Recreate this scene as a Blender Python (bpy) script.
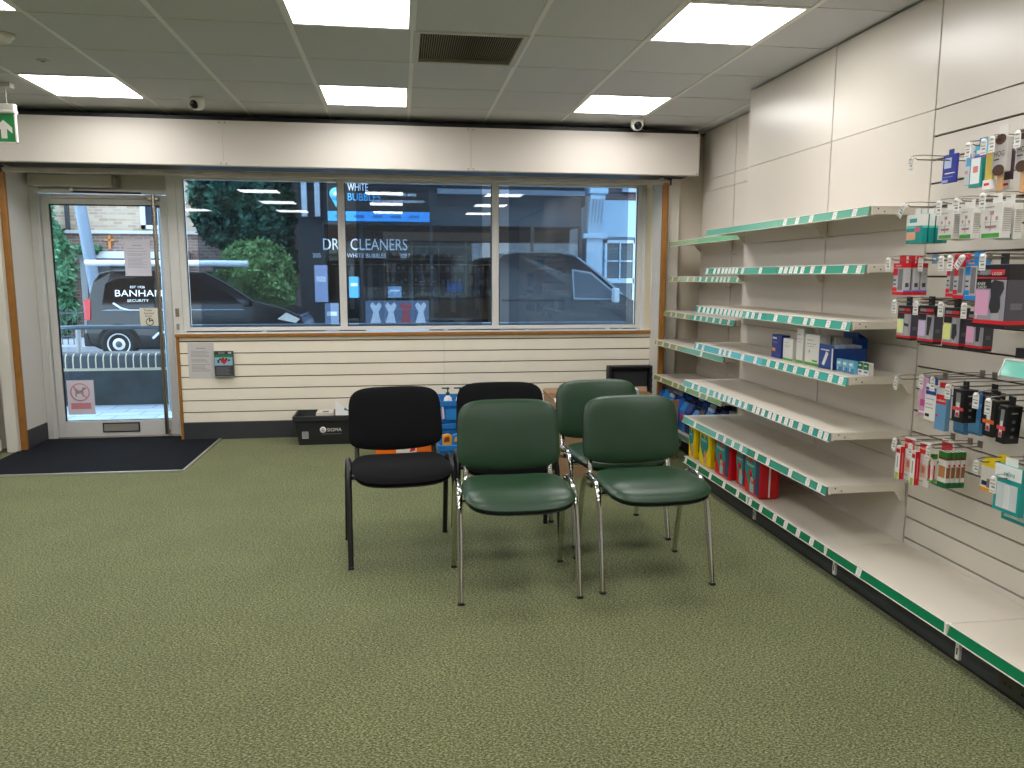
import bpy, bmesh, math, random
from mathutils import Vector, Matrix
random.seed(7)
for o in list(bpy.data.objects):
    bpy.data.objects.remove(o)
SC = bpy.context.scene
COL = SC.collection
PI = math.pi

# ------------------------------------------------------------------ camera
EYE = 1.38
CEIL = 2.595
YAW, PITCH, ROLL = 0.143004389, 0.139708305, 0.002055509
cd = bpy.data.cameras.new('camera')
cam = bpy.data.objects.new('camera', cd)
COL.objects.link(cam)
cd.sensor_fit = 'HORIZONTAL'
cd.sensor_width = 36.0
cd.lens = 769.62 * 36.0 / 1024.0
cd.clip_start = 0.05
cd.clip_end = 200
fw = Vector((math.sin(YAW) * math.cos(PITCH), math.cos(YAW) * math.cos(PITCH), -math.sin(PITCH)))
rt = Vector((math.cos(YAW), -math.sin(YAW), 0))
up = rt.cross(fw)
rt, up = math.cos(ROLL) * rt + math.sin(ROLL) * up, -math.sin(ROLL) * rt + math.cos(ROLL) * up
mw = Matrix((rt, up, -fw)).transposed().to_4x4()
mw.translation = (0, 0, EYE)
cam.matrix_world = mw
SC.camera = cam

# ------------------------------------------------------------------ world: bright overcast sky
w = bpy.data.worlds.new('sky')
SC.world = w
w.use_nodes = True
bg = w.node_tree.nodes['Background']
bg.inputs[0].default_value = (0.64, 0.82, 1.0, 1)
bg.inputs[1].default_value = 5.6
PANEL_LIGHT = 14.5

vs = SC.view_settings
vs.view_transform = 'Standard'
vs.look = 'None'
vs.gamma = 1.0
vs.use_curve_mapping = False
vs.exposure = 0.14


# ------------------------------------------------------------------ helpers
def lin(h):
    h = h.lstrip('#')
    r = []
    for i in (0, 2, 4):
        c = int(h[i:i + 2], 16) / 255
        r.append(c / 12.92 if c <= .04045 else ((c + .055) / 1.055) ** 2.4)
    return (*r, 1)


MATS = {}


def mat(hexc, rough=.5, metal=0.0, noise=0.0, nscale=30.0, bump=0.0, bscale=200.0, emit=0.0, spec=.5, coat=0.0):
    key = (hexc, rough, metal, noise, nscale, bump, bscale, emit, spec, coat)
    if key in MATS:
        return MATS[key]
    m = bpy.data.materials.new('m_' + hexc.strip('#'))
    m.use_nodes = True
    nt = m.node_tree
    b = nt.nodes['Principled BSDF']
    b.inputs['Base Color'].default_value = lin(hexc)
    b.inputs['Roughness'].default_value = rough
    b.inputs['Metallic'].default_value = metal
    b.inputs['Specular IOR Level'].default_value = spec
    b.inputs['Coat Weight'].default_value = coat
    if emit:
        b.inputs['Emission Color'].default_value = lin(hexc)
        b.inputs['Emission Strength'].default_value = emit
    if noise or bump:
        tc = nt.nodes.new('ShaderNodeTexCoord')
    if noise:
        n = nt.nodes.new('ShaderNodeTexNoise')
        n.inputs['Scale'].default_value = nscale
        n.inputs['Detail'].default_value = 4
        nt.links.new(tc.outputs['Object'], n.inputs['Vector'])
        hs = nt.nodes.new('ShaderNodeHueSaturation')
        mr = nt.nodes.new('ShaderNodeMapRange')
        mr.inputs[1].default_value = .3
        mr.inputs[2].default_value = .7
        mr.inputs[3].default_value = 1 - noise
        mr.inputs[4].default_value = 1 + noise
        nt.links.new(n.outputs[0], mr.inputs[0])
        nt.links.new(mr.outputs[0], hs.inputs['Value'])
        hs.inputs['Color'].default_value = lin(hexc)
        nt.links.new(hs.outputs[0], b.inputs['Base Color'])
    if bump:
        n2 = nt.nodes.new('ShaderNodeTexNoise')
        n2.inputs['Scale'].default_value = bscale
        n2.inputs['Detail'].default_value = 3
        nt.links.new(tc.outputs['Object'], n2.inputs['Vector'])
        bp = nt.nodes.new('ShaderNodeBump')
        bp.inputs['Strength'].default_value = bump
        bp.inputs['Distance'].default_value = .004
        nt.links.new(n2.outputs[0], bp.inputs['Height'])
        nt.links.new(bp.outputs[0], b.inputs['Normal'])
    MATS[key] = m
    return m


def glass(name, tint, refl=1.0, haze=0.0):
    m = bpy.data.materials.new(name)
    m.use_nodes = True
    nt = m.node_tree
    nt.nodes.remove(nt.nodes['Principled BSDF'])
    out = nt.nodes['Material Output']
    tr = nt.nodes.new('ShaderNodeBsdfTransparent')
    tr.inputs[0].default_value = (*tint, 1)
    gl = nt.nodes.new('ShaderNodeBsdfGlossy')
    gl.inputs['Roughness'].default_value = 0.0
    gl.inputs[0].default_value = (refl, refl, refl, 1)
    fr = nt.nodes.new('ShaderNodeFresnel')
    fr.inputs[0].default_value = 1.5
    mx = nt.nodes.new('ShaderNodeMixShader')
    nt.links.new(fr.outputs[0], mx.inputs[0])
    nt.links.new(tr.outputs[0], mx.inputs[1])
    nt.links.new(gl.outputs[0], mx.inputs[2])
    last = mx.outputs[0]
    if haze:
        df = nt.nodes.new('ShaderNodeBsdfDiffuse')
        df.inputs[0].default_value = (.5, .62, .78, 1)
        m2 = nt.nodes.new('ShaderNodeMixShader')
        m2.inputs[0].default_value = haze
        nt.links.new(last, m2.inputs[1])
        nt.links.new(df.outputs[0], m2.inputs[2])
        last = m2.outputs[0]
    nt.links.new(last, out.inputs[0])
    return m


def tag(o, label, cat, group=None):
    o['label'] = label
    o['category'] = cat
    if group:
        o['group'] = group
    return o


def thing(name, label, cat, loc=(0, 0, 0), rotz=0, group=None):
    o = bpy.data.objects.new(name, None)
    COL.objects.link(o)
    o.empty_display_size = .1
    o.location = loc
    o.rotation_euler = (0, 0, rotz)
    return tag(o, label, cat, group)


def copy_tree(o, parent=None):
    c = o.copy()
    COL.objects.link(c)
    c.parent = parent
    for ch in list(o.children):
        copy_tree(ch, c)
    return c


def wloc(o):
    p = Vector((0, 0, 0))
    while o is not None:
        p += o.location
        o = o.parent
    return p


class MB:
    def __init__(s):
        s.v, s.f, s.mi, s.sm, s.mats = [], [], [], [], []

    def slot(s, m):
        if m not in s.mats:
            s.mats.append(m)
        return s.mats.index(m)

    def add(s, vs_, fs, m, smooth=False):
        o = len(s.v)
        s.v += [tuple(p) for p in vs_]
        k = s.slot(m)
        for f in fs:
            s.f.append(tuple(i + o for i in f))
            s.mi.append(k)
            s.sm.append(smooth)
        return s

    def box(s, x0, x1, y0, y1, z0, z1, m):
        v = [(x, y, z) for z in (z0, z1) for y in (y0, y1) for x in (x0, x1)]
        f = [(0, 2, 3, 1), (4, 5, 7, 6), (0, 1, 5, 4), (2, 6, 7, 3), (0, 4, 6, 2), (1, 3, 7, 5)]
        return s.add(v, f, m)

    def quad(s, a, b, c, d, m):
        return s.add([a, b, c, d], [(0, 1, 2, 3)], m)

    def prism(s, poly, axis, a0, a1, m, tv=None):
        """poly: 2D points in the two axes other than `axis` (cyclic order x,y,z)"""
        n = len(poly)
        vs_ = []
        for a in (a0, a1):
            for p, q in poly:
                if axis == 'x':
                    t = (a, p, q)
                elif axis == 'y':
                    t = (p, a, q)
                else:
                    t = (p, q, a)
                vs_.append(tv(t, a == a1) if tv else t)
        fs = [tuple(range(n)), tuple(range(2 * n - 1, n - 1, -1))]
        for i in range(n):
            j = (i + 1) % n
            fs.append((i, i + n, j + n, j))
        return s.add(vs_, fs, m)

    def tube(s, pts, r, m, n=10, flat=None, smooth=True):
        """r: radius or list; flat: (a,b) oval half-axes; first oval axis kept near world X"""
        P = [Vector(p) for p in pts]
        rings = []
        for i, p in enumerate(P):
            d = (P[min(i + 1, len(P) - 1)] - P[max(i - 1, 0)]).normalized()
            ref = Vector((1, 0, 0)) if abs(d.x) < .9 else Vector((0, 1, 0))
            b = d.cross(ref).normalized()
            a = b.cross(d).normalized()
            ra, rb = flat if flat else ((r[i], r[i]) if isinstance(r, (list, tuple)) else (r, r))
            rings.append([p + a * (ra * math.cos(2 * PI * k / n)) + b * (rb * math.sin(2 * PI * k / n)) for k in range(n)])
        vs_ = [q for g in rings for q in g]
        fs = []
        for i in range(len(P) - 1):
            for k in range(n):
                k2 = (k + 1) % n
                fs.append((i * n + k, i * n + k2, (i + 1) * n + k2, (i + 1) * n + k))
        s.add(vs_, fs, m, smooth)
        L = (len(P) - 1) * n
        s.add(rings[0], [tuple(range(n - 1, -1, -1))], m)
        s.add(rings[-1], [tuple(range(n))], m)
        return s

    def lathe(s, prof, m, c=(0, 0, 0), n=20, axis='z', smooth=True, caps=True):
        vs_ = []
        for r, h in prof:
            for k in range(n):
                a = 2 * PI * k / n
                x, y = r * math.cos(a), r * math.sin(a)
                t = (x, y, h) if axis == 'z' else ((h, x, y) if axis == 'x' else (x, h, y))
                vs_.append((t[0] + c[0], t[1] + c[1], t[2] + c[2]))
        fs = []
        for i in range(len(prof) - 1):
            for k in range(n):
                k2 = (k + 1) % n
                fs.append((i * n + k, i * n + k2, (i + 1) * n + k2, (i + 1) * n + k))
        if caps and prof[0][0] > 1e-5:
            fs.append(tuple(range(n - 1, -1, -1)))
        if caps and prof[-1][0] > 1e-5:
            o = (len(prof) - 1) * n
            fs.append(tuple(range(o, o + n)))
        return s.add(vs_, fs, m, smooth)

    def build(s, name, parent=None, world=True, bevel=0.0, seg=1, label=None, fix=True):
        off = wloc(parent) if (parent is not None and world) else Vector((0, 0, 0))
        me = bpy.data.meshes.new(name)
        me.from_pydata([tuple(Vector(p) - off) for p in s.v], [], s.f)
        for m in s.mats:
            me.materials.append(m)
        me.polygons.foreach_set('material_index', s.mi)
        me.polygons.foreach_set('use_smooth', s.sm)
        bm = bmesh.new()
        bm.from_mesh(me)
        if fix:
            bmesh.ops.recalc_face_normals(bm, faces=bm.faces)
        if bevel:
            es = [e for e in bm.edges if len(e.link_faces) == 2 and e.calc_face_angle(0) > .5]
            bmesh.ops.bevel(bm, geom=es, offset=bevel, segments=seg, affect='EDGES', profile=.5, clamp_overlap=True)
        bm.to_mesh(me)
        bm.free()
        me.update()
        o = bpy.data.objects.new(name, me)
        COL.objects.link(o)
        if parent is not None:
            o.parent = parent
        if label:
            o['label'] = label
        return o


def box_obj(name, x0, x1, y0, y1, z0, z1, m, parent=None, bevel=0.0, seg=1, label=None):
    return MB().box(x0, x1, y0, y1, z0, z1, m).build(name, parent, bevel=bevel, seg=seg, label=label)


def struct(o):
    o['kind'] = 'structure'
    return o


def lettering(s, m, origin, right, upv, width=None, height=None, parent=None, name='lettering', center=False, mb=None):
    """flat text as a mesh on the plane (origin, right, up)"""
    cu = bpy.data.curves.new('t', 'FONT')
    cu.body = s
    cu.size = 1
    cu.resolution_u = 3
    to = bpy.data.objects.new('t', cu)
    COL.objects.link(to)
    bpy.context.view_layer.update()
    me = bpy.data.meshes.new_from_object(to.evaluated_get(bpy.context.evaluated_depsgraph_get()))
    bpy.data.objects.remove(to)
    bpy.data.curves.remove(cu)
    xs = [v.co.x for v in me.vertices]
    ys = [v.co.y for v in me.vertices]
    x0, x1, y0, y1 = min(xs), max(xs), min(ys), max(ys)
    sy = height / (y1 - y0) if height else width / (x1 - x0)
    sx = width / (x1 - x0) if width else sy
    if not height:
        sy = sx
    R, U, O = Vector(right).normalized(), Vector(upv).normalized(), Vector(origin)
    if center:
        O = O - R * ((x1 - x0) * sx / 2)
    vv = [O + R * ((v.co.x - x0) * sx) + U * ((v.co.y - y0) * sy) for v in me.vertices]
    ff = [tuple(p.vertices) for p in me.polygons]
    bpy.data.meshes.remove(me)
    if mb is not None:
        mb.add(vv, ff, m)
        return None
    t = MB()
    t.add(vv, ff, m)
    return t.build(name, parent, fix=False)


# ------------------------------------------------------------------ shared materials
def carpet(name, c1, c2, c3, scale, bump, sheen=.15, dist=.25):
    m = bpy.data.materials.new(name)
    m.use_nodes = True
    nt = m.node_tree
    b = nt.nodes['Principled BSDF']
    b.inputs['Roughness'].default_value = .95
    b.inputs['Specular IOR Level'].default_value = .1
    b.inputs['Sheen Weight'].default_value = sheen
    tc = nt.nodes.new('ShaderNodeTexCoord')
    mp = nt.nodes.new('ShaderNodeMapping')
    mp.inputs['Scale'].default_value = (1, 1.5, 1)
    mp.inputs['Rotation'].default_value = (0, 0, .5)
    nt.links.new(tc.outputs['Object'], mp.inputs[0])
    n1 = nt.nodes.new('ShaderNodeTexNoise')
    n1.inputs['Scale'].default_value = scale
    n1.inputs['Detail'].default_value = 6
    n1.inputs['Roughness'].default_value = .75
    n1.inputs['Distortion'].default_value = dist
    nt.links.new(mp.outputs[0], n1.inputs['Vector'])
    r = nt.nodes.new('ShaderNodeValToRGB')
    r.color_ramp.elements[0].position = .40
    r.color_ramp.elements[0].color = lin(c1)
    r.color_ramp.elements[1].position = .61
    r.color_ramp.elements[1].color = lin(c3)
    e = r.color_ramp.elements.new(.5)
    e.color = lin(c2)
    nt.links.new(n1.outputs[0], r.inputs[0])
    n2 = nt.nodes.new('ShaderNodeTexNoise')
    n2.inputs['Scale'].default_value = 3.0
    n2.inputs['Detail'].default_value = 3
    nt.links.new(tc.outputs['Object'], n2.inputs['Vector'])
    mr = nt.nodes.new('ShaderNodeMapRange')
    mr.inputs[1].default_value = .3
    mr.inputs[2].default_value = .7
    mr.inputs[3].default_value = .93
    mr.inputs[4].default_value = 1.06
    nt.links.new(n2.outputs[0], mr.inputs[0])
    hs = nt.nodes.new('ShaderNodeHueSaturation')
    nt.links.new(r.outputs[0], hs.inputs['Color'])
    nt.links.new(mr.outputs[0], hs.inputs['Value'])
    nt.links.new(hs.outputs[0], b.inputs['Base Color'])
    bp = nt.nodes.new('ShaderNodeBump')
    bp.inputs['Strength'].default_value = bump
    bp.inputs['Distance'].default_value = .006
    nt.links.new(n1.outputs[0], bp.inputs['Height'])
    nt.links.new(bp.outputs[0], b.inputs['Normal'])
    return m


def brickmat(name, c1, c2, mortar, bw=.225, bh=.075, scale=1.0, axis='xz'):
    m = bpy.data.materials.new(name)
    m.use_nodes = True
    nt = m.node_tree
    b = nt.nodes['Principled BSDF']
    b.inputs['Roughness'].default_value = .9
    tc = nt.nodes.new('ShaderNodeTexCoord')
    sp = nt.nodes.new('ShaderNodeSeparateXYZ')
    cb = nt.nodes.new('ShaderNodeCombineXYZ')
    nt.links.new(tc.outputs['Object'], sp.inputs[0])
    nt.links.new(sp.outputs[0], cb.inputs[0])
    nt.links.new(sp.outputs[2 if axis == 'xz' else 1], cb.inputs[1])
    br = nt.nodes.new('ShaderNodeTexBrick')
    br.inputs['Color1'].default_value = lin(c1)
    br.inputs['Color2'].default_value = lin(c2)
    br.inputs['Mortar'].default_value = lin(mortar)
    br.inputs['Scale'].default_value = scale
    br.inputs['Mortar Size'].default_value = .01
    br.inputs['Brick Width'].default_value = bw
    br.inputs['Row Height'].default_value = bh
    nt.links.new(cb.outputs[0], br.inputs['Vector'])
    nt.links.new(br.outputs[0], b.inputs['Base Color'])
    return m


CARPET = carpet('green_carpet', '2f361b', '656c40', 'a3a678', 112, 1.0)
MATM = carpet('charcoal_mat', '0a0b0e', '17191e', '3a3e46', 220, .8, 0.0)
CREAM = mat('dcd3c2', .55, noise=.015, nscale=3)
SLATC = mat('f3ebda', .45, noise=.02, nscale=4)
PANELC = mat('d3ccc1', .30, noise=.012, nscale=2.5)
SHELFC = mat('d8d0c2', .35, noise=.015, nscale=6)
WHITE = mat('e4e1da', .4)
ALU = mat('b9b4a8', .42, .55, noise=.03, nscale=8)
ALUW = mat('d6d5d2', .45, .1, noise=.03, nscale=9)
DARKB = mat('33363a', .5, noise=.06, nscale=6)
BLACKP = mat('17181a', .45)
OAK = mat('9a6728', .45, noise=.12, nscale=14)
CHROME = mat('d8d8d6', .08, 1.0)
STEEL = mat('a9a49b', .25, 1.0)
PAPER = mat('f0f0ee', .6)
TILE = mat('cbccd0', .95, noise=.06, nscale=160, bump=.25, bscale=420, spec=.1)
GRIDM = mat('e2e1de', .5)
DARKGAP = mat('0c0d10', .4)
INK = mat('3c3d40', .7)

# ------------------------------------------------------------------ room shell
XL, XR, YB, YF = -4.4, 2.64, -3.4, 6.93
struct(box_obj('floor', XL, XR, YB, YF, -.06, 0, CARPET))
W = MB()
W.box(XL, -2.985, 6.56, 7.06, 0, CEIL + .1, CREAM)            # pier left of the entrance
W.box(-1.84, 2.245, 6.745, 6.99, -.05, .885, CREAM)           # low wall under the windows
W.box(2.235, XR + .2, 6.62, 7.06, 0, CEIL + .1, CREAM)        # right pier
W.box(-2.985, 2.235, 6.66, 7.06, 2.215, CEIL + .1, CREAM)     # header over the glazing
wall_front = struct(W.build('wall_front'))
struct(box_obj('wall_right', XR, XR + .2, YB, 6.62, 0, CEIL + .1, CREAM))
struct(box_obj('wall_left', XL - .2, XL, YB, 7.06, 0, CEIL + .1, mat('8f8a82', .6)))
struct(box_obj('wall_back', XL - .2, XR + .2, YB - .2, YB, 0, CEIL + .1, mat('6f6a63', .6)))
struct(box_obj('wall_exterior', -16, 18, 6.66, 7.10, CEIL + .1, 10, mat('8c6f62', .9)))
# slat boards under the window, 100 mm pitch, each one a board with a groove below it
box_obj('slat_backing', -1.83, 2.243, 6.728, 6.745, .14, .883, mat('6b5d48', .8), wall_front)
zs = [.145 + .1 * k for k in range(7)]
for k in range(7):
    z0 = .147 if k == 0 else .135 + .1 * k
    z1 = .135 + .1 * (k + 1) - .009
    for x0, x1 in ((-1.83, .365), (.366, 2.243)):
        box_obj('slat_board', x0, x1, 6.712, 6.728, z0, z1, SLATC, wall_front, bevel=.002)
box_obj('slat_board', -1.83, 2.243, 6.712, 6.728, .836, .868, SLATC, wall_front, bevel=.002)
sill = box_obj('sill_board', -1.852, 2.25, 6.695, 6.945, .868, .893, mat('e0ded8', .35), wall_front, bevel=.002)
box_obj('sill_lip', -1.855, 2.252, 6.683, 6.697, .866, .896, OAK, wall_front, bevel=.004, label='brown timber lip along the window sill')
box_obj('edge_lipping', -1.853, -1.83, 6.70, 6.745, 0, .866, OAK, wall_front, bevel=.002)
struct(box_obj('baseboard_front', -1.83, 2.245, 6.70, 6.73, 0, .146, DARKB, bevel=.003))
struct(box_obj('baseboard_left', -2.985, -2.965, 6.50, 6.87, 0, .15, DARKB, bevel=.002))
# reveal lining, timber guide trims and posts of the shutter opening
t1 = struct(MB().box(-2.985, -2.972, 6.47, 6.88, 0, 2.21, mat('d9d6ce', .5)).build('trim_1'))
struct(box_obj('trim_2', -2.992, -2.945, 6.445, 6.475, 0, 2.16, OAK, bevel=.004))
struct(box_obj('trim_3', -3.075, -2.993, 6.40, 6.56, 0, 2.19, mat('dcd8ce', .45), bevel=.003))
struct(box_obj('trim_4', 2.222, 2.268, 6.445, 6.475, .0, 2.165, OAK, bevel=.004))
struct(box_obj('trim_5', 2.307, 2.41, 6.55, 6.62, 0, 2.21, mat('dfdacf', .45), bevel=.003))
struct(MB().box(2.222, 2.236, 6.475, 6.70, .0, 2.21, mat('dedad2', .45)).box(2.215, 2.236, 6.70, 6.90, .89, 2.21, mat('e2d4b4', .5)).build('trim_6'))
# fascia box over the opening
fas = struct(MB().box(XL, 2.43, 6.218, 6.30, 2.20, 2.505, CREAM).build('trim_7'))
fx = [XL, -1.297, .565, 2.436]
for k in range(3):
    f = MB().box(fx[k] + .0012, fx[k + 1] - .0012, 6.20, 6.218, 2.197, 2.523, mat('cdc6bd', .5, noise=.012, nscale=2))
    for xx in (fx[k] + .02, fx[k + 1] - .02):
        for zz in (2.211, 2.508):
            f.lathe([(0.0, -.002), (.006, -.001), (.006, .001)], mat('8d867a', .5), (xx, 6.199, zz), 8, 'y')
    f.build('fascia_board', fas)
box_obj('ceiling_gap_shade', XL, 2.44, 6.25, 6.30, 2.523, 2.56, DARKGAP, fas)  # black strip, paints the shade in the gap between fascia and ceiling
box_obj('shutter_slot_shade', XL, 2.43, 6.30, 6.66, 2.215, 2.235, DARKGAP, fas)  # solid black sheet, darkness of the gap behind the fascia put into its colour
sb = thing('shutter_bar', 'worn aluminium bottom bar of the roller shutter above the window', 'shutter', (-.35, 6.46, 2.15))
MB().box(-2.965, 2.285, 6.448, 6.475, 2.147, 2.186, mat('b3aea4', .45, .3, noise=.12, nscale=9)).build('bar', sb, bevel=.004)
MB().box(-2.97, -2.955, 6.44, 6.48, 2.145, 2.20, BLACKP).box(2.282, 2.292, 6.44, 6.48, 2.145, 2.20, BLACKP).build('end_stop', sb)

# ------------------------------------------------------------------ suspended ceiling
GX0, GY0 = .0852110495, 3.47931385
ceil = struct(box_obj('ceiling', XL, XR, YB, 6.66, CEIL + .03, CEIL + .10, mat('8a8780', .9)))
cols = [XL] + [GX0 + .6 * i for i in range(-7, 5)] + [XR]
rows = [YB] + [GY0 + .6 * j for j in range(-11, 6)] + [6.66]
LIGHTCELLS = set()
for ci in (-7, -4, -1, 2):
    for rj in (-9, -6, -3, 0, 3):
        LIGHTCELLS.add((ci, rj))
tile_mesh = None
for a in range(len(cols) - 1):
    for b in range(len(rows) - 1):
        ci, rj = a - 8, b - 12
        if (ci, rj) in LIGHTCELLS or (ci, rj) == (0, 1):
            continue
        x0, x1, y0, y1 = cols[a] + .004, cols[a + 1] - .004, rows[b] + .004, rows[b + 1] - .004
        if x1 - x0 < .02 or y1 - y0 < .02:
            continue
        full = abs(x1 - x0 - .592) < .001 and abs(y1 - y0 - .592) < .001
        if full and tile_mesh:
            o = bpy.data.objects.new('ceiling_tile', tile_mesh)
            COL.objects.link(o)
            o.parent = ceil
            o.location = (x0, y0, 0)
        elif full:
            o = MB().box(0, .592, 0, .592, CEIL, CEIL + .014, TILE).build('ceiling_tile', ceil, world=False)
            tile_mesh = o.data
            o.location = (x0, y0, 0)
        else:
            box_obj('ceiling_tile', x0, x1, y0, y1, CEIL, CEIL + .014, TILE, ceil)
for x in cols[1:-1]:
    MB().box(x - .012, x + .012, YB, 6.64, CEIL - .003, CEIL + .001, GRIDM).build('ceiling_rail', ceil)
for y in rows[1:-1]:
    MB().box(XL, XR, y - .004, y + .004, CEIL - .0025, CEIL + .001, mat('c6c4be', .5)).build('ceiling_rail', ceil)
MB().box(XR - .03, XR, YB, 6.62, CEIL - .004, CEIL, mat('55524c', .6)).build('ceiling_edge_angle', ceil)

LAMP = bpy.data.materials.new('led_diffuser')
LAMP.use_nodes = True
lb = LAMP.node_tree.nodes['Principled BSDF']
lb.inputs['Base Color'].default_value = (.9, .9, .9, 1)
lb.inputs['Emission Color'].default_value = (1, .975, .96, 1)
lb.inputs['Emission Strength'].default_value = PANEL_LIGHT
proto = None
for (ci, rj) in sorted(LIGHTCELLS):
    x0, y0 = GX0 + .6 * ci, GY0 + .6 * rj
    if proto is None:
        t = thing('ceiling_light', 'square white LED panel glowing in the suspended ceiling grid', 'light', (x0 + .3, y0 + .3, CEIL), group='LED ceiling panels')
        f = MB()
        for bx in ((-.298, -.276, -.298, .298), (.276, .298, -.298, .298), (-.276, .276, -.298, -.276), (-.276, .276, .276, .298)):
            f.box(*bx, -.004, .02, WHITE)
        f.build('frame', t, world=False)
        MB().box(-.276, .276, -.276, .276, -.002, .012, LAMP).build('diffuser', t, world=False)
        proto = t
    else:
        c = copy_tree(proto)
        c.location = (x0 + .3, y0 + .3, CEIL)
# air vent
vx, vy = GX0 + .3, GY0 + .6 + .3
v = thing('ceiling_vent', 'square brown-grey louvred air grille in the ceiling', 'vent', (vx, vy, CEIL))
f = MB()
for bx in ((-.296, -.262, -.296, .296), (.262, .296, -.296, .296), (-.262, .262, -.296, -.262), (-.262, .262, .262, .296)):
    f.box(*bx, -.006, .02, mat('bdb9b0', .5))
f.build('frame', v, world=False, bevel=.002)
g = MB()
for k in range(44):
    x = -.26 + .52 * k / 43
    g.prism([(x - .004, -.004), (x - .0025, -.004), (x + .004, .016), (x + .0025, .016)], 'y', -.262, .262, mat('b5ac99', .6))
o = g.build('louvre_fins', v, world=False)
o['kind'] = 'stuff'
MB().box(-.262, .262, -.262, .262, .017, .02, mat('5a554a', .9)).build('duct_back', v, world=False)

# small ceiling fittings
d = thing('smoke_detector', 'round white smoke detector on the ceiling', 'detector', (-1.99, 4.46, CEIL))
MB().lathe([(0, -.045), (.025, -.045), (.04, -.035), (.046, -.02), (.052, -.018), (.052, 0)], mat('cfccc4', .4)).build('body', d, world=False)
MB().lathe([(.053, -.012), (.062, -.010), (.062, 0), (.053, 0)], mat('c5c2ba', .4)).build('base_ring', d, world=False)
d = thing('ceiling_sensor', 'tiny flush round sensor in a ceiling tile', 'sensor', (-2.0, 4.95, CEIL))
MB().lathe([(0, -.008), (.018, -.008), (.02, -.004), (.034, -.003), (.036, 0)], mat('bdbab2', .4)).build('plate', d, world=False)
MB().lathe([(0, -.011), (.009, -.0105), (.011, -.008)], mat('77746c', .4)).build('lens', d, world=False)


def dome(loc, label, a):
    d = thing('security_camera', label, 'camera', loc, a)
    MB().lathe([(.05, 0), (.052, -.012), (.05, -.022)], mat('e6e4df', .35)).build('base', d, world=False)
    MB().lathe([(.047, -.022), (.05, -.04), (.046, -.06), (.03, -.078), (0, -.086)], mat('e9e7e2', .3)).build('ball', d, world=False)
    c = Vector((0, -.036, -.052))
    n = Vector((0, -.8, -.45)).normalized()
    m = MB().lathe([(0, .018), (.02, .016), (.03, .008), (.031, -.01)], mat('101114', .12), (0, 0, 0), 16, 'z')
    q = n.to_track_quat('Z', 'Y')
    m.v = [tuple(q @ Vector(p) + c) for p in m.v]
    m.build('lens', d, world=False)
    return d


dome((-1.37, 5.80, CEIL), 'white dome security camera on the ceiling beside the door', -.4)
dome((1.86, 6.06, CEIL), 'white dome security camera in the corner by the wall panels', -.1)

# hanging exit sign
ex, ey = -2.59, 5.55
e = thing('exit_sign', 'hanging green exit sign with a white arrow', 'sign', (ex, ey, 2.22))
hous = mat('d7d4cc', .4)
MB().box(-.18, .16, -.022, .022, .20, .245, hous).box(-.18, .163, -.026, .026, .185, .205, hous).build('housing', e, world=False, bevel=.004)
MB().box(-.18, .15, -.006, .006, .008, .185, mat('0f8a45', .35)).build('panel', e, world=False)
MB().box(-.18, .158, -.009, .009, 0, .009, WHITE).box(.149, .158, -.009, .009, 0, .19, WHITE).build('edge', e, world=False)
ar = MB()
ar.prism([(.065, .03), (.10, .03), (.10, .09), (.132, .062), (.132, .098), (.083, .145), (.034, .098), (.034, .062), (.065, .09)], 'y', -.0075, -.006, WHITE)
ar.build('arrow', e, world=False)
MB().tube([(.11, 0, .245), (.11, 0, .345)], .0022, mat('c9c6be', .4), 6).tube([(-.14, 0, .245), (-.14, 0, .345)], .0022, mat('c9c6be', .4), 6).build('suspension_wire', e, world=False)
MB().box(-.18, .15, -.03, .03, .345, .375, mat('bdbab2', .4)).build('ceiling_bracket', e, world=False, bevel=.003)

# ------------------------------------------------------------------ glazing
CLEAR = glass('clear_glass', (.93, .96, .97), 1.0, .0)
FILM = glass('tinted_film', (.42, .50, .58), 1.3, .03)
GY = 6.93
WZ0, WZ1 = .905, 2.20
wx = [(-1.835, -.495, 'window_1'), (-.495, .841, 'window_2'), (.841, 2.185, 'window_3')]
for x0, x1, nm in wx:
    l = .05 if nm == 'window_1' else .03
    r = .04 if nm == 'window_3' else .03
    fr = MB()
    fr.box(x0, x0 + l, GY - .04, GY + .04, WZ0, WZ1, ALUW)
    fr.box(x1 - r, x1, GY - .04, GY + .04, WZ0, WZ1, ALUW)
    fr.box(x0 + l, x1 - r, GY - .04, GY + .04, WZ0, WZ0 + .032, ALUW)
    fr.box(x0 + l, x1 - r, GY - .04, GY + .04, WZ1 - .03, WZ1, ALUW)
    wdw = struct(fr.build(nm, bevel=.003))
    MB().box(x0 + l, x1 - r, GY - .003, GY + .003, WZ0 + .032, WZ1 - .03, CLEAR).build('pane', wdw)
    gk = mat('23282e', .6)
    g = MB()
    g.box(x0 + l, x0 + l + .006, GY - .012, GY - .003, WZ0 + .032, WZ1 - .03, gk)
    g.box(x1 - r - .006, x1 - r, GY - .012, GY - .003, WZ0 + .032, WZ1 - .03, gk)
    g.box(x0 + l, x1 - r, GY - .012, GY - .003, WZ0 + .032, WZ0 + .038, gk)
    g.build('gasket', wdw)
    fl, frr = .095, .085
    MB().quad((x0 + l + fl, GY - .007, WZ0 + .04), (x1 - r - frr, GY - .007, WZ0 + .04), (x1 - r - frr, GY - .007, WZ1 - .03), (x0 + l + fl, GY - .007, WZ1 - .03), FILM).build('tint_film', wdw, label='dark tint film over most of the pane')
# window right jamb profile in bluish white
MB().box(2.185, 2.215, GY - .05, GY + .05, .893, 2.21, mat('d4d9df', .4)).build('jamb_profile', wall_front)
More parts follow.
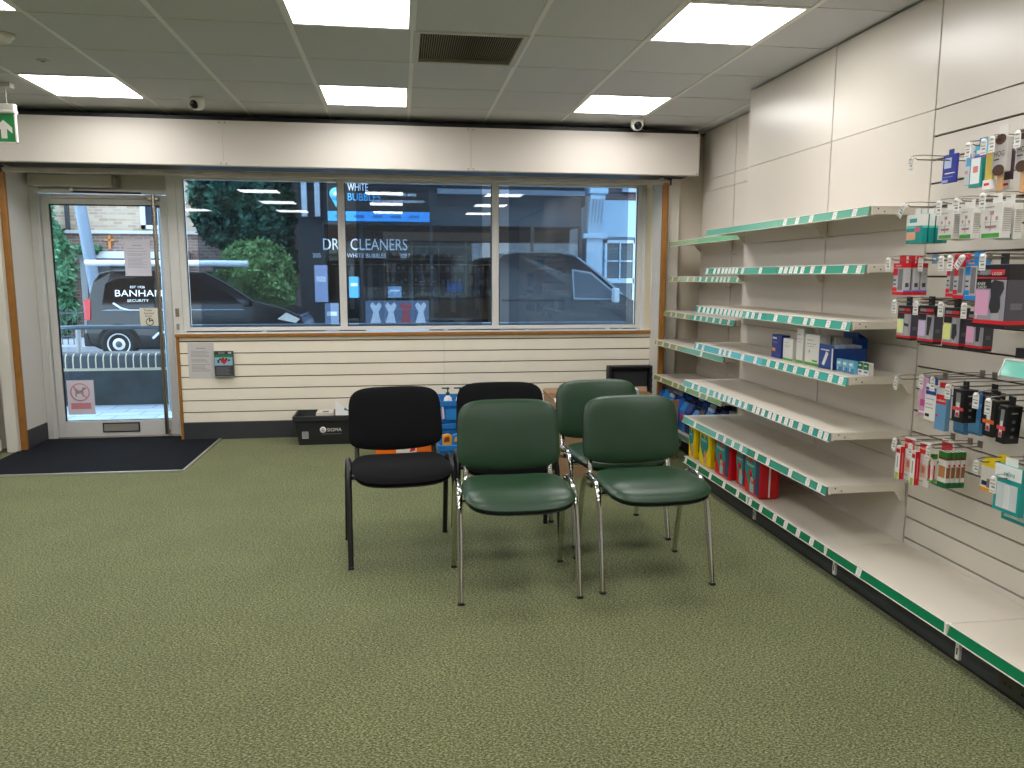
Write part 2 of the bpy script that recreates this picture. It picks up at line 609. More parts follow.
# blind cord cleat on the right reveal
ck = thing('cord_cleat', 'small white blind cord cleat on the window reveal', 'cleat', (2.222, 6.56, 1.36))
MB().box(-.008, 0, -.012, .012, -.05, .05, WHITE).build('plate', ck, world=False, bevel=.002)
MB().tube([(-.008, 0, -.02), (-.022, 0, -.03), (-.028, 0, -.055), (-.02, 0, -.06)], .005, WHITE, 6).build('hook', ck, world=False)

# ---------------------------- entrance door
fr = MB()
fr.box(-2.972, -2.90, GY - .05, GY + .05, 0, 2.205, ALUW)
fr.box(-1.912, -1.835, GY - .05, GY + .05, 0, 2.205, ALUW)
fr.box(-2.90, -1.912, GY - .05, GY + .05, 2.045, 2.075, ALUW)
fr.box(-2.90, -1.912, GY - .035, GY + .035, 2.075, 2.205, mat('b8b4ab', .5, .2))
fr.box(-2.93, -2.915, GY - .062, GY - .05, 0, 2.06, ALUW)
door = struct(fr.build('door_1', bevel=.003))
lf = MB()
lf.box(-2.893, -2.838, GY - .03, GY + .02, .012, 2.035, ALUW)
lf.box(-1.975, -1.917, GY - .03, GY + .02, .012, 2.035, ALUW)
lf.box(-2.838, -1.975, GY - .03, GY + .02, .012, .145, ALUW)
lf.box(-2.838, -1.975, GY - .03, GY + .02, 1.955, 2.035, ALUW)
leaf = lf.build('door_leaf', door, bevel=.003)
MB().box(-2.838, -1.975, GY - .004, GY + .004, .145, 1.955, CLEAR).build('door_pane', leaf)
gk = mat('1d232b', .6)
MB().box(-2.838, -2.828, GY - .014, GY - .004, .145, 1.955, gk).box(-2.838, -1.975, GY - .014, GY - .004, 1.945, 1.955, gk).box(-2.838, -1.975, GY - .014, GY - .004, .145, .150, gk).build('door_gasket', leaf)
MB().tube([(-2.005, GY - .085, .03), (-2.005, GY - .085, 2.035)], .0165, STEEL, 12).build('pull_handle', leaf, label='full-height steel pull handle')
MB().tube([(-2.012, GY + .085, .2), (-2.012, GY + .085, 1.94)], .0165, mat('c3d2de', .3, .3), 12).build('outside_handle', leaf)
MB().box(-2.045, -1.965, GY - .09, GY - .03, 1.985, 2.015, STEEL).box(-2.02, -1.99, GY - .085, GY - .03, .035, .06, STEEL).build('handle_bracket', leaf, bevel=.003)
lp = MB().box(-2.54, -2.24, GY - .036, GY - .03, .045, .128, mat('25282d', .5)).build('letter_plate', leaf)
MB().box(-2.528, -2.252, GY - .041, GY - .036, .056, .117, mat('a9a69e', .4, .5)).build('letter_flap', lp)
MB().box(-1.93, -1.905, GY - .062, GY - .03, 1.86, 1.99, ALUW).build('hinge', door, bevel=.003)
MB().box(-1.93, -1.905, GY - .062, GY - .03, .10, .22, ALUW).build('hinge', door, bevel=.003)
MB().box(-1.89, -1.862, GY - .056, GY - .05, 1.03, 1.10, mat('7b6c58', .4)).box(-1.887, -1.865, GY - .056, GY - .05, .92, .97, mat('8f8b83', .4)).build('lock_keep', door)
# swing operator on the transom
MB().box(-2.935, -2.30, GY - .14, GY - .035, 2.083, 2.182, mat('c3bfb6', .4)).build('operator_box', door, bevel=.008, seg=2, label='long grey automatic door operator')
MB().box(-2.30, -2.27, GY - .135, GY - .035, 2.088, 2.178, mat('8b8880', .5)).build('operator_cap', door, bevel=.004)
MB().lathe([(.016, 2.05), (.019, 2.06), (.012, 2.085)], mat('e8e6e0', .3), (-2.63, GY - .09, 0), 12).build('operator_spindle', door)
MB().box(-2.80, -2.07, GY - .06, GY - .03, 2.0, 2.022, mat('9d9a93', .35, .6)).build('slide_rail', leaf)
MB().tube([(-2.63, GY - .09, 2.05), (-2.10, GY - .075, 2.045)], .007, mat('2b2c2e', .4), 8).build('operator_arm', door)
# threshold
MB().prism([(GY - .05, 0), (GY + .06, 0), (GY + .05, .012), (GY - .04, .012)], 'x', -2.97, -1.84, mat('8a857b', .4, .6)).build('threshold', door)


def notice(name, label, cat, x0, x1, y, z0, z1, base, lines=0, ink=INK, group=None, margin=.12, title=True, t=.0012):
    n = thing(name, label, cat, ((x0 + x1) / 2, y, z0), group=group)
    MB().box(x0, x1, y, y + t, z0, z1, base).build('sheet', n)
    if lines:
        L = MB()
        w_, h_ = x1 - x0, z1 - z0
        rnd = random.Random(len(label))
        if title:
            L.box(x0 + w_ * .32, x1 - w_ * .32, y - .0006, y, z1 - h_ * .16, z1 - h_ * .14, ink)
        for k in range(lines):
            zz = z1 - h_ * (.24 + .60 * k / lines)
            if rnd.random() < .18:
                continue
            L.box(x0 + w_ * margin, x1 - w_ * (margin + rnd.random() * .25), y - .0006, y, zz, zz + h_ * .011, ink)
        L.build('printed_lines', n)
    return n


LGREY = mat('8f8f93', .7)
notice('door_notice', 'white typed A4 notice taped to the door glass', 'notice', -2.284, -2.075, GY - .0055, 1.372, 1.669, mat('dcdbe8', .6), 16, mat('a3a3b4', .7))
pa = notice('door_sticker', 'small cream sticker reading Power Assisted Door on the door glass', 'sticker', -2.19, -2.048, GY - .0058, .952, 1.103, mat('e9e4d4', .5))
for k, s in enumerate(('Power', 'Assisted', 'Door')):
    lettering(s, INK, (-2.12, GY - .0066, 1.075 - .024 * k), (1, 0, 0), (0, 0, 1), height=.017, parent=pa, center=True)
wc = MB()
wc.lathe([(.026, -.0004), (.032, -.0004), (.032, .0004), (.026, .0004)], INK, (-2.115, GY - .0066, .985), 18, 'y', True, False)
wc.box(-2.12, -2.112, GY - .007, GY - .0062, .985, 1.02, INK).box(-2.12, -2.09, GY - .007, GY - .0062, .992, 1.0, INK)
wc.build('wheelchair_symbol', pa)
nd = notice('no_dogs_poster', 'white poster with a red no-dogs sign at the foot of the door', 'poster', -2.815, -2.60, GY - .0058, .20, .495, mat('dfdcea', .6))
red = mat('d78b97', .6)
q = MB()
cx, cz = -2.712, .392
q.lathe([(.068, -.0004), (.078, -.0004), (.078, .0004), (.068, .0004)], red, (cx, GY - .0066, cz), 32, 'y', True, False)
q.prism([(cx - .053, cz + .046), (cx - .046, cz + .053), (cx + .053, cz - .046), (cx + .046, cz - .053)], 'y', GY - .0076, GY - .007, red)
q.build('prohibition_ring', nd)
dogc = mat('9a8a8c', .7)
dg = MB()
dg.prism([(cx - .038, cz - .038), (cx - .030, cz - .038), (cx - .026, cz - .012), (cx + .014, cz - .012), (cx + .018, cz - .038), (cx + .027, cz - .038), (cx + .026, cz + .006), (cx + .034, cz + .022), (cx + .052, cz + .026), (cx + .050, cz + .036), (cx + .034, cz + .042), (cx + .022, cz + .040), (cx + .014, cz + .016), (cx - .028, cz + .016), (cx - .044, cz + .034), (cx - .048, cz + .030), (cx - .036, cz + .008)], 'y', GY - .0068, GY - .0062, dogc)
dg.build('dog_silhouette', nd)
MB().box(-2.79, -2.63, GY - .0068, GY - .0062, .247, .30, red).build('red_caption_bar', nd)

# entrance mat with its metal edging
mt = thing('entrance_mat', 'large charcoal entrance mat with metal edging before the door', 'mat', (-2.27, 6.25, 0))
MB().prism([(-2.985, 5.64), (-1.56, 5.62), (-1.545, 6.69), (-1.852, 6.69), (-1.852, 6.86), (-2.964, 6.86), (-2.985, 6.4), (-3.0, 6.4)], 'z', .0005, .008, MATM).build('pile', mt)
ES = mat('c7c5bd', .35, .7)
MB().prism([(-3.0, 5.618), (-1.546, 5.598), (-1.546, 5.618), (-3.0, 5.640)], 'z', .0005, .010, ES).build('edging', mt)
MB().prism([(-1.56, 5.60), (-1.541, 5.60), (-1.526, 6.69), (-1.545, 6.69)], 'z', .0005, .010, ES).build('edging', mt)

# notice and leaflet holder on the slat wall
notice('wall_notice', 'grey typed A4 notice pinned to the slat wall under the window', 'notice', -1.765, -1.557, 6.7095, .522, .820, mat('c9c6c6', .6), 16, mat('8b898b', .7))
lh = thing('leaflet_holder', 'clear leaflet holder with heart health booklets on the slat wall', 'holder', (-1.475, 6.69, .54))
MB().box(-1.552, -1.398, 6.705, 6.711, .535, .745, mat('9aa0a2', .2)).box(-1.552, -1.398, 6.67, 6.711, .535, .541, mat('9aa0a2', .2)).build('holder_body', lh)
bk = thing('leaflet', 'dark leaflet with a red heart picture in the clear wall holder', 'leaflet', (-1.475, 6.68, .541))
MB().box(-1.55, -1.40, 6.676, 6.70, .5415, .752, mat('3a3d42', .5)).build('booklet', bk)
pr = MB()
yy = 6.6755
pr.box(-1.547, -1.403, yy - .0005, yy, .700, .722, mat('2f7a45', .5))
pr.box(-1.547, -1.403, yy - .0005, yy, .632, .700, mat('8fb8d2', .5))
pr.box(-1.515, -1.465, yy - .0005, yy, .728, .746, mat('77797c', .5))
pr.box(-1.437, -1.410, yy - .0005, yy, .729, .746, mat('a9adc8', .5))
pr.build('cover_print', bk)
hp = []
for k in range(28):
    a = 2 * PI * k / 28
    hp.append((-1.472 + .0019 * 16 * math.sin(a) ** 3 * .9, .668 + .0018 * (13 * math.cos(a) - 5 * math.cos(2 * a) - 2 * math.cos(3 * a) - math.cos(4 * a))))
MB().prism(hp, 'y', yy - .0014, yy - .0006, mat('c4161c', .5)).build('heart', bk)
fg = MB()
for k, a in enumerate((20, 60, 95, 130, 165, 200)):
    cxx, czz = -1.474 + .045 * math.cos(math.radians(a)), .668 + .022 * math.sin(math.radians(a))
    fg.lathe([(0, -.001), (.009, -.001), (.009, 0)], mat('2a2d33', .6), (cxx, yy - .0006, czz), 8, 'y')
fg.build('small_figures', bk)
tl = MB()
for k in range(7):
    tl.box(-1.535, -1.42 - (k % 3) * .01, yy - .0008, yy, .555 + .01 * k, .560 + .01 * k, mat('6c6f74', .6))
tl.build('text_lines', bk)

# sliver of shelving left of the entrance
ds = thing('display_stand', 'dark backed display stand with white plinth left of the entrance', 'stand', (-3.3, 6.2, 0))
MB().box(-3.6, -3.10, 6.05, 6.38, .02, .11, WHITE).build('plinth', ds, bevel=.004)
MB().box(-3.6, -3.135, 6.30, 6.38, .11, 1.9, mat('26282b', .6)).build('back_board', ds)
for k in range(4):
    MB().box(-3.6, -3.14, 6.08, 6.30, .35 + .4 * k, .375 + .4 * k, WHITE).build('shelf', ds, bevel=.002)

# ------------------------------------------------------------------ wall shelving bays
TICKETS = {
    ('A', 1): [3.905, 3.777, 3.64, 3.429, 3.268],
    ('A', 2): [3.925, 3.87, 3.813, 3.763, 3.698, 3.602, 3.497, 3.309, 3.207],
    ('B', 2): [4.936, 4.812, 4.746, 4.682, 4.63, 4.578, 4.528, 4.479, 4.394, 4.163],
    ('B', 3): [4.916, 4.833, 4.766, 4.693, 4.619, 4.56, 4.5, 4.442, 4.384, 4.329, 4.274, 4.191, 4.12, 4.036],
    ('A', 3): [3.853, 3.699, 3.546, 3.481, 3.34, 3.21],
    ('B', 4): [4.931, 4.828, 4.551, 4.483, 4.41, 4.229, 4.065],
    ('A', 4): [3.909, 3.81, 3.721, 3.62, 3.505, 3.416, 3.296, 3.208],
    ('B', 5): [4.812, 4.709, 4.555, 4.455, 4.381, 4.304, 4.24, 4.174, 4.095, 4.02],
    ('A', 5): [3.916, 3.866, 3.807, 3.734, 3.684, 3.62, 3.558, 3.507, 3.42, 3.321, 3.239, 3.19],
    ('B', 6): [4.753, 4.392, 4.28, 4.164, 4.053],
    ('A', 6): [3.861, 3.727, 3.491, 3.323, 3.221],
    ('B', 7): [4.938, 4.73, 4.514, 4.303, 4.112],
    ('A', 7): [3.946, 3.818, 3.658, 3.542, 3.417, 3.289],
    ('E', 7): [2.905],
    ('D', 2): [6.362, 6.213, 6.012, 5.878],
    ('C', 2): [5.744, 5.623, 5.51, 5.423, 5.35, 5.289, 5.218, 5.073],
    ('D', 3): [6.259, 6.144, 5.94],
    ('C', 3): [5.72, 5.605, 5.49, 5.362, 5.239, 5.099],
    ('D', 4): [6.40, 6.243, 6.08, 5.921],
    ('C', 4): [5.399],
    ('D', 5): [6.267, 5.982, 5.85],
    ('C', 5): [5.689, 5.399, 5.266],
}
TICK_C = mat('ece9e4', .5)
TICK_W = mat('d8c9a4', .5)
UPR = mat('2c2520', .6)
RIM = mat('e9e5dc', .4)


def strip_mat(h):
    return mat(h, .18, coat=.3)


ticket_mesh = {}


def shelf(bay, key, n, y0, y1, xb, xf, z, stripc, ends=(True, True), bracket=True, tk=TICK_C):
    cxm = (xb + xf) / 2
    s = MB()
    s.box(xf, xb - .004, y0 + .002, y1 - .002, z - .006, z, SHELFC)
    s.box(xf, xf + .012, y0 + .002, y1 - .002, z - .040, z - .006, SHELFC)
    for yy in (y0 + .002, y1 - .014):
        s.box(xf + .012, xb - .004, yy, yy + .012, z - .036, z - .006, SHELFC)
    sh = s.build('shelf', bay, bevel=.0015)
    # little screw holes on the near end
    h = MB()
    for xx, zz in ((xf + .03, z - .012), (xf + .06, z - .024)):
        h.box(xx, xx + .006, y0 + .0012, y0 + .003, zz - .003, zz + .003, mat('4a443c', .7))
    h.build('fixing_hole', sh)
    if bracket:
        for yy in (y0 + .004, y1 - .012):
            MB().prism([(xb - .004, z - .036), (xb - .06, z - .036), (xb - .045, z - .055), (xb - .03, z - .08), (xb - .004, z - .09)], 'y', yy, yy + .008, SHELFC).build('bracket', sh)
    # tilted ticket strip
    xo = xf - .004
    p = MB()
    p.prism([(xo, z - .002), (xo - .003, z - .002), (xo - .012, z - .042), (xo - .009, z - .042)], 'y', y0 + .002, y1 - .002, strip_mat(stripc))
    p.build('ticket_strip', sh)
    rm = MB()
    rm.prism([(xo, z + .0005), (xo - .005, z + .0005), (xo - .0055, z - .0035), (xo, z - .0035)], 'y', y0 + .002, y1 - .002, RIM)
    rm.prism([(xo - .009, z - .0405), (xo - .0145, z - .0405), (xo - .0145, z - .0435), (xo - .009, z - .0435)], 'y', y0 + .002, y1 - .002, RIM)
    rm.build('strip_rim', sh)
    kk = id(tk)
    for ty in TICKETS.get((key, n), []):
        if kk not in ticket_mesh:
            t = MB()
            wv = .017
            t.prism([(0, 0), (-.0014, 0), (-.0094, -.033), (-.008, -.033)], 'y', -wv, wv, tk)
            for q in range(3):
                f0 = .25 + .22 * q
                t.prism([(-.0016 - .008 * f0, -.033 * f0), (-.0020 - .008 * f0, -.033 * f0), (-.0020 - .008 * (f0 + .06), -.033 * (f0 + .06)), (-.0016 - .008 * (f0 + .06), -.033 * (f0 + .06))], 'y', -wv * .6, wv * (.6 - .2 * q), mat('a9a7a5', .6))
            o = t.build('price_ticket', sh, world=False)
            ticket_mesh[kk] = o.data
        else:
            o = bpy.data.objects.new('price_ticket', ticket_mesh[kk])
            COL.objects.link(o)
            o.parent = sh
        o.location = Vector((xo - .0035, ty, z - .0055)) - wloc(sh)
    return sh


def panels(bay, xb, y0, y1, zl):
    for a, b in zip(zl[:-1], zl[1:]):
        MB().box(xb, xb + .016, y0 + .004, y1 - .004, a + .0015, b - .0015, PANELC).build('back_panel', bay)
    MB().box(xb + .012, xb + .04, y0 - .004, y0 + .006, .0, zl[-1], UPR).build('upright', bay)
    u = MB()
    k = .2
    while k < zl[-1] - .04:
        u.box(xb + .0105, xb + .0122, y0 - .003, y0 + .003, k, k + .028, mat('b5ab9c', .5))
        k += .05
    u.build('upright_slots', bay)


def plinth(bay, key, y0, y1, xb, xf, z, stripc, foot=True):
    kick = MB().box(xf + .030, xf + .045, y0, y1, .012, z - .03, DARKB).box(xf + .035, xf + .06, y0, y1, 0, .014, BLACKP)
    kick.build('kick_plate', bay)
    shelf(bay, key, 7, y0, y1, xb + .012, xf, z, stripc, bracket=False)
    if foot:
        MB().box(xf + .018, xf + .0295, y0 - .028, y0 - .010, .022, z - .042, WHITE).box(xf + .0172, xf + .0185, y0 - .022, y0 - .016, .04, .065, BLACKP).build('kick_clip', bay)
        MB().box(xf - .019, xf + .002, y0 - .004, y0 + .008, z - .0435, z + .001, RIM).build('strip_end', bay)


XN, XFAR = 2.30, 2.58
ZP = [.149, .53, 1.06, 1.593, 2.095, 2.584]
SHELF_Z = {1: (2.032, 1.685), 2: (2.032, 1.434), 3: (1.979, 1.183), 4: (1.979, .935), 5: (1.912, .683), 6: (1.912, .434)}
bayA = thing('wall_shelving', 'cream wall shelving bay beside the hanging packets with boxes on one shelf', 'shelving', (2.1, 3.57, 0), group='wall shelving bays')
bayB = thing('wall_shelving', 'cream wall shelving bay with yellow and red packs on its lowest shelf', 'shelving', (2.1, 4.48, 0), group='wall shelving bays')
colsA = {1: '6fb49c', 2: '3f9f86', 3: '3fa58e', 4: '43ab9c', 5: '33938a', 6: '2f937c'}
colsB = {1: '72b8a2', 2: '3f9f86', 3: '3aa596', 4: '5fb6bf', 5: '5ab2b2', 6: '6ab7ab'}
for bay, key, y0, y1, cc in ((bayA, 'A', 3.16, 3.978, colsA), (bayB, 'B', 3.978, 4.98, colsB)):
    panels(bay, XN, y0, y1, ZP)
    for n, (xf, z) in SHELF_Z.items():
        shelf(bay, key, n, y0, y1, XN, xf, z, cc[n])
    plinth(bay, key, y0, y1, XN, 1.93, .15, '0e7b56')
MB().box(XN, XFAR + .03, 4.976, 4.994, 0, 2.584, PANELC).build('end_panel', bayB)

bayC = thing('wall_shelving', 'recessed cream shelving bay with blue bags on its lowest shelf', 'shelving', (2.4, 5.4, 0), group='wall shelving bays')
bayD = thing('wall_shelving', 'narrow cream shelving bay in the corner with olive ticket strips', 'shelving', (2.4, 6.1, 0), group='wall shelving bays')
FARZ = {1: (2.31, 1.673), 2: (2.31, 1.378), 3: (2.27, 1.083), 4: (2.20, .833), 5: (2.20, .528)}
colsC = {1: '7db58a', 2: '63aa83', 3: '5fab94', 4: '6fb09c', 5: '7aa872'}
colsD = {1: '9db88c', 2: 'a4b58a', 3: '97a67c', 4: '9aa781', 5: '96a061'}
for bay, key, y0, y1, cc in ((bayC, 'C', 5.0, 5.82, colsC), (bayD, 'D', 5.82, 6.455, colsD)):
    panels(bay, XFAR, y0, y1, [.149, .60, 1.10, 1.55, 2.085, 2.18, 2.584])
    for n, (xf, z) in FARZ.items():
        shelf(bay, key, n, y0, y1, XFAR, xf, z, cc[n], tk=TICK_W if key == 'D' else TICK_C)
    plinth(bay, key, y0, y1, XFAR, 2.18, .15, '7fae8e', foot=True)


# slat-wall bays nearer the camera
def slat_bay(y0, y1, label, key):
    bay = thing('slat_wall_bay', label, 'display wall', (2.15, (y0 + y1) / 2, 0))
    MB().box(XN + .016, XN + .03, y0, y1, .15, 2.09, mat('5a4c40', .8)).build('slat_backing', bay)
    zz = [.145] + [.18 + .1 * k for k in range(19)] + [2.095]
    for a, b in zip(zz[:-1], zz[1:]):
        MB().box(XN, XN + .016, y0 + .004, y1 - .004, a + .004, b - .004, PANELC).build('slat_board', bay, bevel=.0015)
    MB().box(XN, XN + .016, y0 + .004, y1 - .004, 2.0965, 2.584, PANELC).build('top_panel', bay)
    MB().box(XN + .012, XN + .04, y0 - .004, y0 + .006, 0, 2.584, UPR).build('upright', bay)
    plinth(bay, key, y0, y1, XN, 1.93, .15, '08794e')
    return bay


bayE = slat_bay(2.36, 3.16, 'cream slat wall bay with packets and boxes hanging on hooks', 'E')
bayF = slat_bay(1.36, 2.36, 'cream slat wall bay with a green edged ledge next to the wall socket', 'F')
# socket plate on the kick board
so = thing('wall_socket', 'dark socket plate low on the shelving kick board', 'socket', (1.955, 2.08, .02))
MB().box(1.951, 1.9595, 2.0, 2.15, .018, .098, mat('2c2d24', .5)).build('plate', so, bevel=.002)
hh = MB()
for yy in (2.04, 2.11):
    for dy, dz in ((0, .018), (-.011, -.006), (.011, -.006)):
        hh.box(1.9495, 1.9515, yy + dy - .004, yy + dy + .004, .058 + dz - .005, .058 + dz + .005, DARKGAP)
hh.build('socket_hole', so)
# ledge at the right edge
lg = thing('slat_ledge', 'short ledge with a teal ticket strip clipped to the slat wall', 'ledge', (2.1, 1.8, 1.08))
sL = MB().box(1.91, 2.298, 1.45, 2.19, 1.075, 1.083, SHELFC).box(1.91, 2.298, 2.18, 2.19, 1.083, 1.118, SHELFC).build('tray', lg, bevel=.001)
MB().prism([(1.912, 1.12), (1.905, 1.12), (1.886, 1.07), (1.895, 1.07)], 'y', 1.45, 2.19, strip_mat('4fb3a0')).build('ticket_strip', lg)
MB().prism([(1.912, 1.124), (1.903, 1.124), (1.903, 1.118), (1.912, 1.118)], 'y', 1.45, 2.192, RIM).prism([(1.912, 1.124), (1.903, 1.12), (1.883, 1.068), (1.912, 1.068)], 'y', 2.19, 2.194, RIM).build('strip_rim', lg)


# ------------------------------------------------------------------ things for sale
def pack(name, label, cat, xf, d, y0, y1, z0, z1, body, front=(), side=(), group=None, tab=None, text=(), bevel=.0012, tilt=0.0):
    r = thing(name, label, cat, (xf + d / 2, (y0 + y1) / 2, z0), group=group)
    MB().box(xf, xf + d, y0, y1, z0, z1, body).build('box', r, bevel=bevel)
    w_, h_ = y1 - y0, z1 - z0
    if front:
        f = MB()
        for k, (a0, a1, b0, b1, c) in enumerate(front):
            e = .0005 + .0002 * k
            if len(front) == 2 and k == 1:
                f.build('front_print', r)
                f = MB()
            f.box(xf - e, xf + .0002, y1 - w_ * a1, y1 - w_ * a0, z0 + h_ * b0, z0 + h_ * b1, c)
        f.build('front_print', r)
    if side:
        f = MB()
        for k, (a0, a1, b0, b1, c) in enumerate(side):
            e = .0005 + .0002 * k
            if len(side) == 2 and k == 1:
                f.build('side_print', r)
                f = MB()
            f.box(xf + d * a0, xf + d * a1, y0 - e, y0 + .0002, z0 + h_ * b0, z0 + h_ * b1, c)
        f.build('side_print', r)
    if tab:
        tw, th, tc = tab
        ym = (y0 + y1) / 2
        t = MB()
        xx = xf + d * .5
        t.box(xx - .0006, xx + .0006, ym - tw / 2, ym + tw / 2, z1 - .002, z1 + th, tc)
        t.build('hang_tab', r)
    for (s, a, b, wf, c) in text:
        lettering(s, c, (xf - .0022, y1 - w_ * a, z0 + h_ * b), (0, -1, 0), (0, 0, 1), width=w_ * wf, parent=r, center=True)
    if tilt:
        r.rotation_euler = (tilt, 0, 0)
    return r


TEAL = mat('109089', .35)
WHT = mat('e9e8e4', .4)
LGRN = mat('5fb84a', .4)
BLU = mat('1b4aa6', .35)
NAVY = mat('14234f', .35)
RED = mat('d41220', .35)
YEL = mat('fbdc0c', .35)
BLK = mat('17171a', .35)
GRYP = mat('a9a9ad', .4)
SKIN = mat('d9a488', .5)
PINK = mat('e2a3c6', .35)
LBL = mat('6fb7d8', .35)
DGRN = mat('0c6a3c', .35)
LILAC = mat('c9b5d8', .35)
PALEY = mat('dfe5a0', .35)
DKGRY = mat('6a6a72', .35)
FLESH = mat('caa58e', .5)

# nappy packs on the lowest shelf
ZB = .1505


def nappy(label, xf, y0, y1, h, d, base, kind, group='nappy packs on the lowest shelf'):
    r = thing('nappy_pack', label, 'nappies', (xf + d / 2, (y0 + y1) / 2, ZB), group=group)
    b = MB().box(xf, xf + d, y0, y1, ZB, ZB + h, base).build('pack', r, bevel=.014, seg=2)
    w_ = y1 - y0
    f = MB()
    ym = (y0 + y1) / 2 + w_ * (.0 if kind == 'y' else .10)
    # teal heart on the front
    hp_ = []
    for k in range(26):
        a = 2 * PI * k / 26
        hp_.append((ym + w_ * .024 * 16 * math.sin(a) ** 3, ZB + h * .56 + h * .026 * (13 * math.cos(a) - 5 * math.cos(2 * a) - 2 * math.cos(3 * a) - math.cos(4 * a))))
    f.prism(hp_, 'x', xf - .0008, xf + .001, TEAL)
    f.build('heart_print', r)
    lettering('Pampers', WHT, (xf - .0016, ym, ZB + h * .66), (0, -1, 0), (0, 0, 1), width=w_ * .48, parent=r, center=True)
    g = MB()
    g.lathe([(0, -.0018), (.020, -.0018), (.020, -.0009)], SKIN, (xf, ym - .02, ZB + h * .36), 14, 'x')
    g.box(xf - .0016, xf - .0008, ym - .045, ym + .0, ZB + h * .08, ZB + h * .30, SKIN if kind == 'y' else mat('8fc7c4', .5))
    if kind == 'r':
        g.lathe([(0, -.0016), (.022, -.0016), (.022, -.0008)], RED, (xf, ym, ZB + h * .52), 14, 'x')
    g.build('baby_picture', r)
    s = MB()
    if kind == 'y':
        s.box(xf + d * .3, xf + d * .7, y0 - .0008, y0 + .001, ZB + h * .2, ZB + h * .8, mat('7a6a3a', .5))
    else:
        s.box(xf - .0009, xf + .001, y0 + .008, y0 + w_ * .27, ZB + h * .08, ZB + h * .9, mat('1d4a6d', .4))
        s.box(xf + d * .45, xf + d * .53, y0 - .0008, y0 + .001, ZB + h * .05, ZB + h * .92, WHT)
    s.build('band_print', r)
    return r


nappy('yellow nappy pack with a teal heart at the end of the row', 1.945, 4.865, 4.972, .235, .10, YEL, 'y')
nappy('yellow nappy pack with a teal heart next to a red pack', 1.945, 4.60, 4.785, .235, .11, YEL, 'y')
nappy('red nappy pack with a teal heart next to a yellow pack', 1.945, 4.30, 4.52, .24, .12, RED, 'r')
nappy('red nappy pack half hidden between two other red packs', 1.965, 4.125, 4.25, .235, .11, RED, 'r')
nappy('red nappy pack with a white seam beside the empty shelf', 1.945, 3.90, 4.09, .24, .12, RED, 'r')

# blue bags on the recessed lowest shelf
bagc = [mat('1d3c86', .25), mat('2f8ad6', .25), mat('14264f', .25), mat('1f5fc0', .25)]
k = 0
rb = random.Random(11)
for row, (x0, n) in enumerate(((2.205, 11), (2.32, 11), (2.435, 8))):
    for j in range(n):
        y0 = 6.33 - .118 * j
        d = .095
        r = thing('sanitary_pack', 'glossy blue plastic pack in the row on the recessed lowest shelf', 'pack', (x0 + d / 2, y0 + .05, ZB), group='blue plastic packs on the recessed shelf')
        h = .20 + .05 * rb.random()
        m = MB()
        a, b_ = y0 + .002, y0 + .108
        c_ = bagc[rb.randrange(4)]
        prof = [(x0, 0), (x0 + d, 0), (x0 + d * 1.02, h * .72), (x0 + d * .60, h), (x0 + d * .40, h), (x0 - d * .02, h * .72)]
        m.prism([(p, ZB + q) for p, q in prof], 'y', a, b_, c_)
        m.build('bag', r, bevel=.012, seg=2)
        acc = [mat('dfe9f4', .4), mat('46b4e6', .3), mat('d23a86', .3), mat('8ccc42', .3)][rb.choice((0, 0, 1, 1, 2, 3))]
        MB().box(x0 - .0034, x0 + .002, a + .015, b_ - .015, ZB + h * .34, ZB + h * .62, acc).build('front_print', r)
        MB().box(x0 + d * .42, x0 + d * .58, a + .006, b_ - .006, ZB + h - .004, ZB + h + .022, rb.choice((mat('10182e', .25), mat('c9d6ea', .3), c_))).build('crimped_top', r)

# boxes on the fourth shelf
Z4 = .9355
GL = mat('9b9b98', .6)
txt = [(.15, .55, .80, .82, GL), (.15, .75, .68, .695, GL), (.15, .65, .60, .612, GL)]
pack('medicine_box', 'dark blue medicine box with an orange square on the shelf', 'box', 2.045, .05, 3.925, 4.035, Z4, Z4 + .125, mat('21388f', .35), [(.1, .5, .82, .90, WHT), (.1, .6, .66, .69, GL), (.08, .42, .28, .42, mat('f0a83a', .4))])
pack('medicine_box', 'small white box with a green foot beside the dark blue box', 'box', 2.045, .055, 3.80, 3.905, Z4, Z4 + .115, WHT, [(0, 1, 0, .09, LGRN)] + txt)
pack('medicine_box', 'tallest narrow white box with a green foot on the shelf', 'box', 2.05, .06, 3.705, 3.772, Z4, Z4 + .178, WHT, [(0, 1, 0, .07, LGRN)] + txt)
pack('medicine_box', 'wide white box with a green foot beside the big blue carton', 'box', 2.05, .06, 3.55, 3.685, Z4, Z4 + .155, WHT, [(0, 1, 0, .08, LGRN), (.55, .9, .12, .18, LGRN), (.3, .36, .40, .48, GL)] + txt)
pack('medicine_box', 'white box lying behind the big blue carton on the shelf', 'box', 2.13, .15, 3.537, 3.66, Z4, Z4 + .145, WHT, [(0, 1, .86, .94, mat('bcd8a8', .4))])
cb = thing('display_carton', 'big open blue counter carton with a jagged torn front', 'carton', (2.13, 3.48, Z4))
CB = mat('12499c', .35)
m = MB()
bx0, bx1, by0, by1, hh_ = 2.04, 2.215, 3.405, 3.53, .118
m.box(bx0, bx0 + .003, by0, by1, Z4, Z4 + hh_, CB)
m.box(bx1 - .003, bx1, by0, by1, Z4, Z4 + hh_ + .03, CB)
m.box(bx0, bx1, by0, by0 + .003, Z4, Z4 + hh_ * .86, CB)
m.box(bx0, bx1, by1 - .003, by1, Z4, Z4 + hh_ * .9, CB)
m.box(bx0, bx1, by0, by1, Z4, Z4 + .003, CB)
m.build('carton', cb)
MB().box(bx0 - .001, bx0, by0, by0 + .012, Z4, Z4 + hh_ * .86, WHT).build('white_edge', cb)
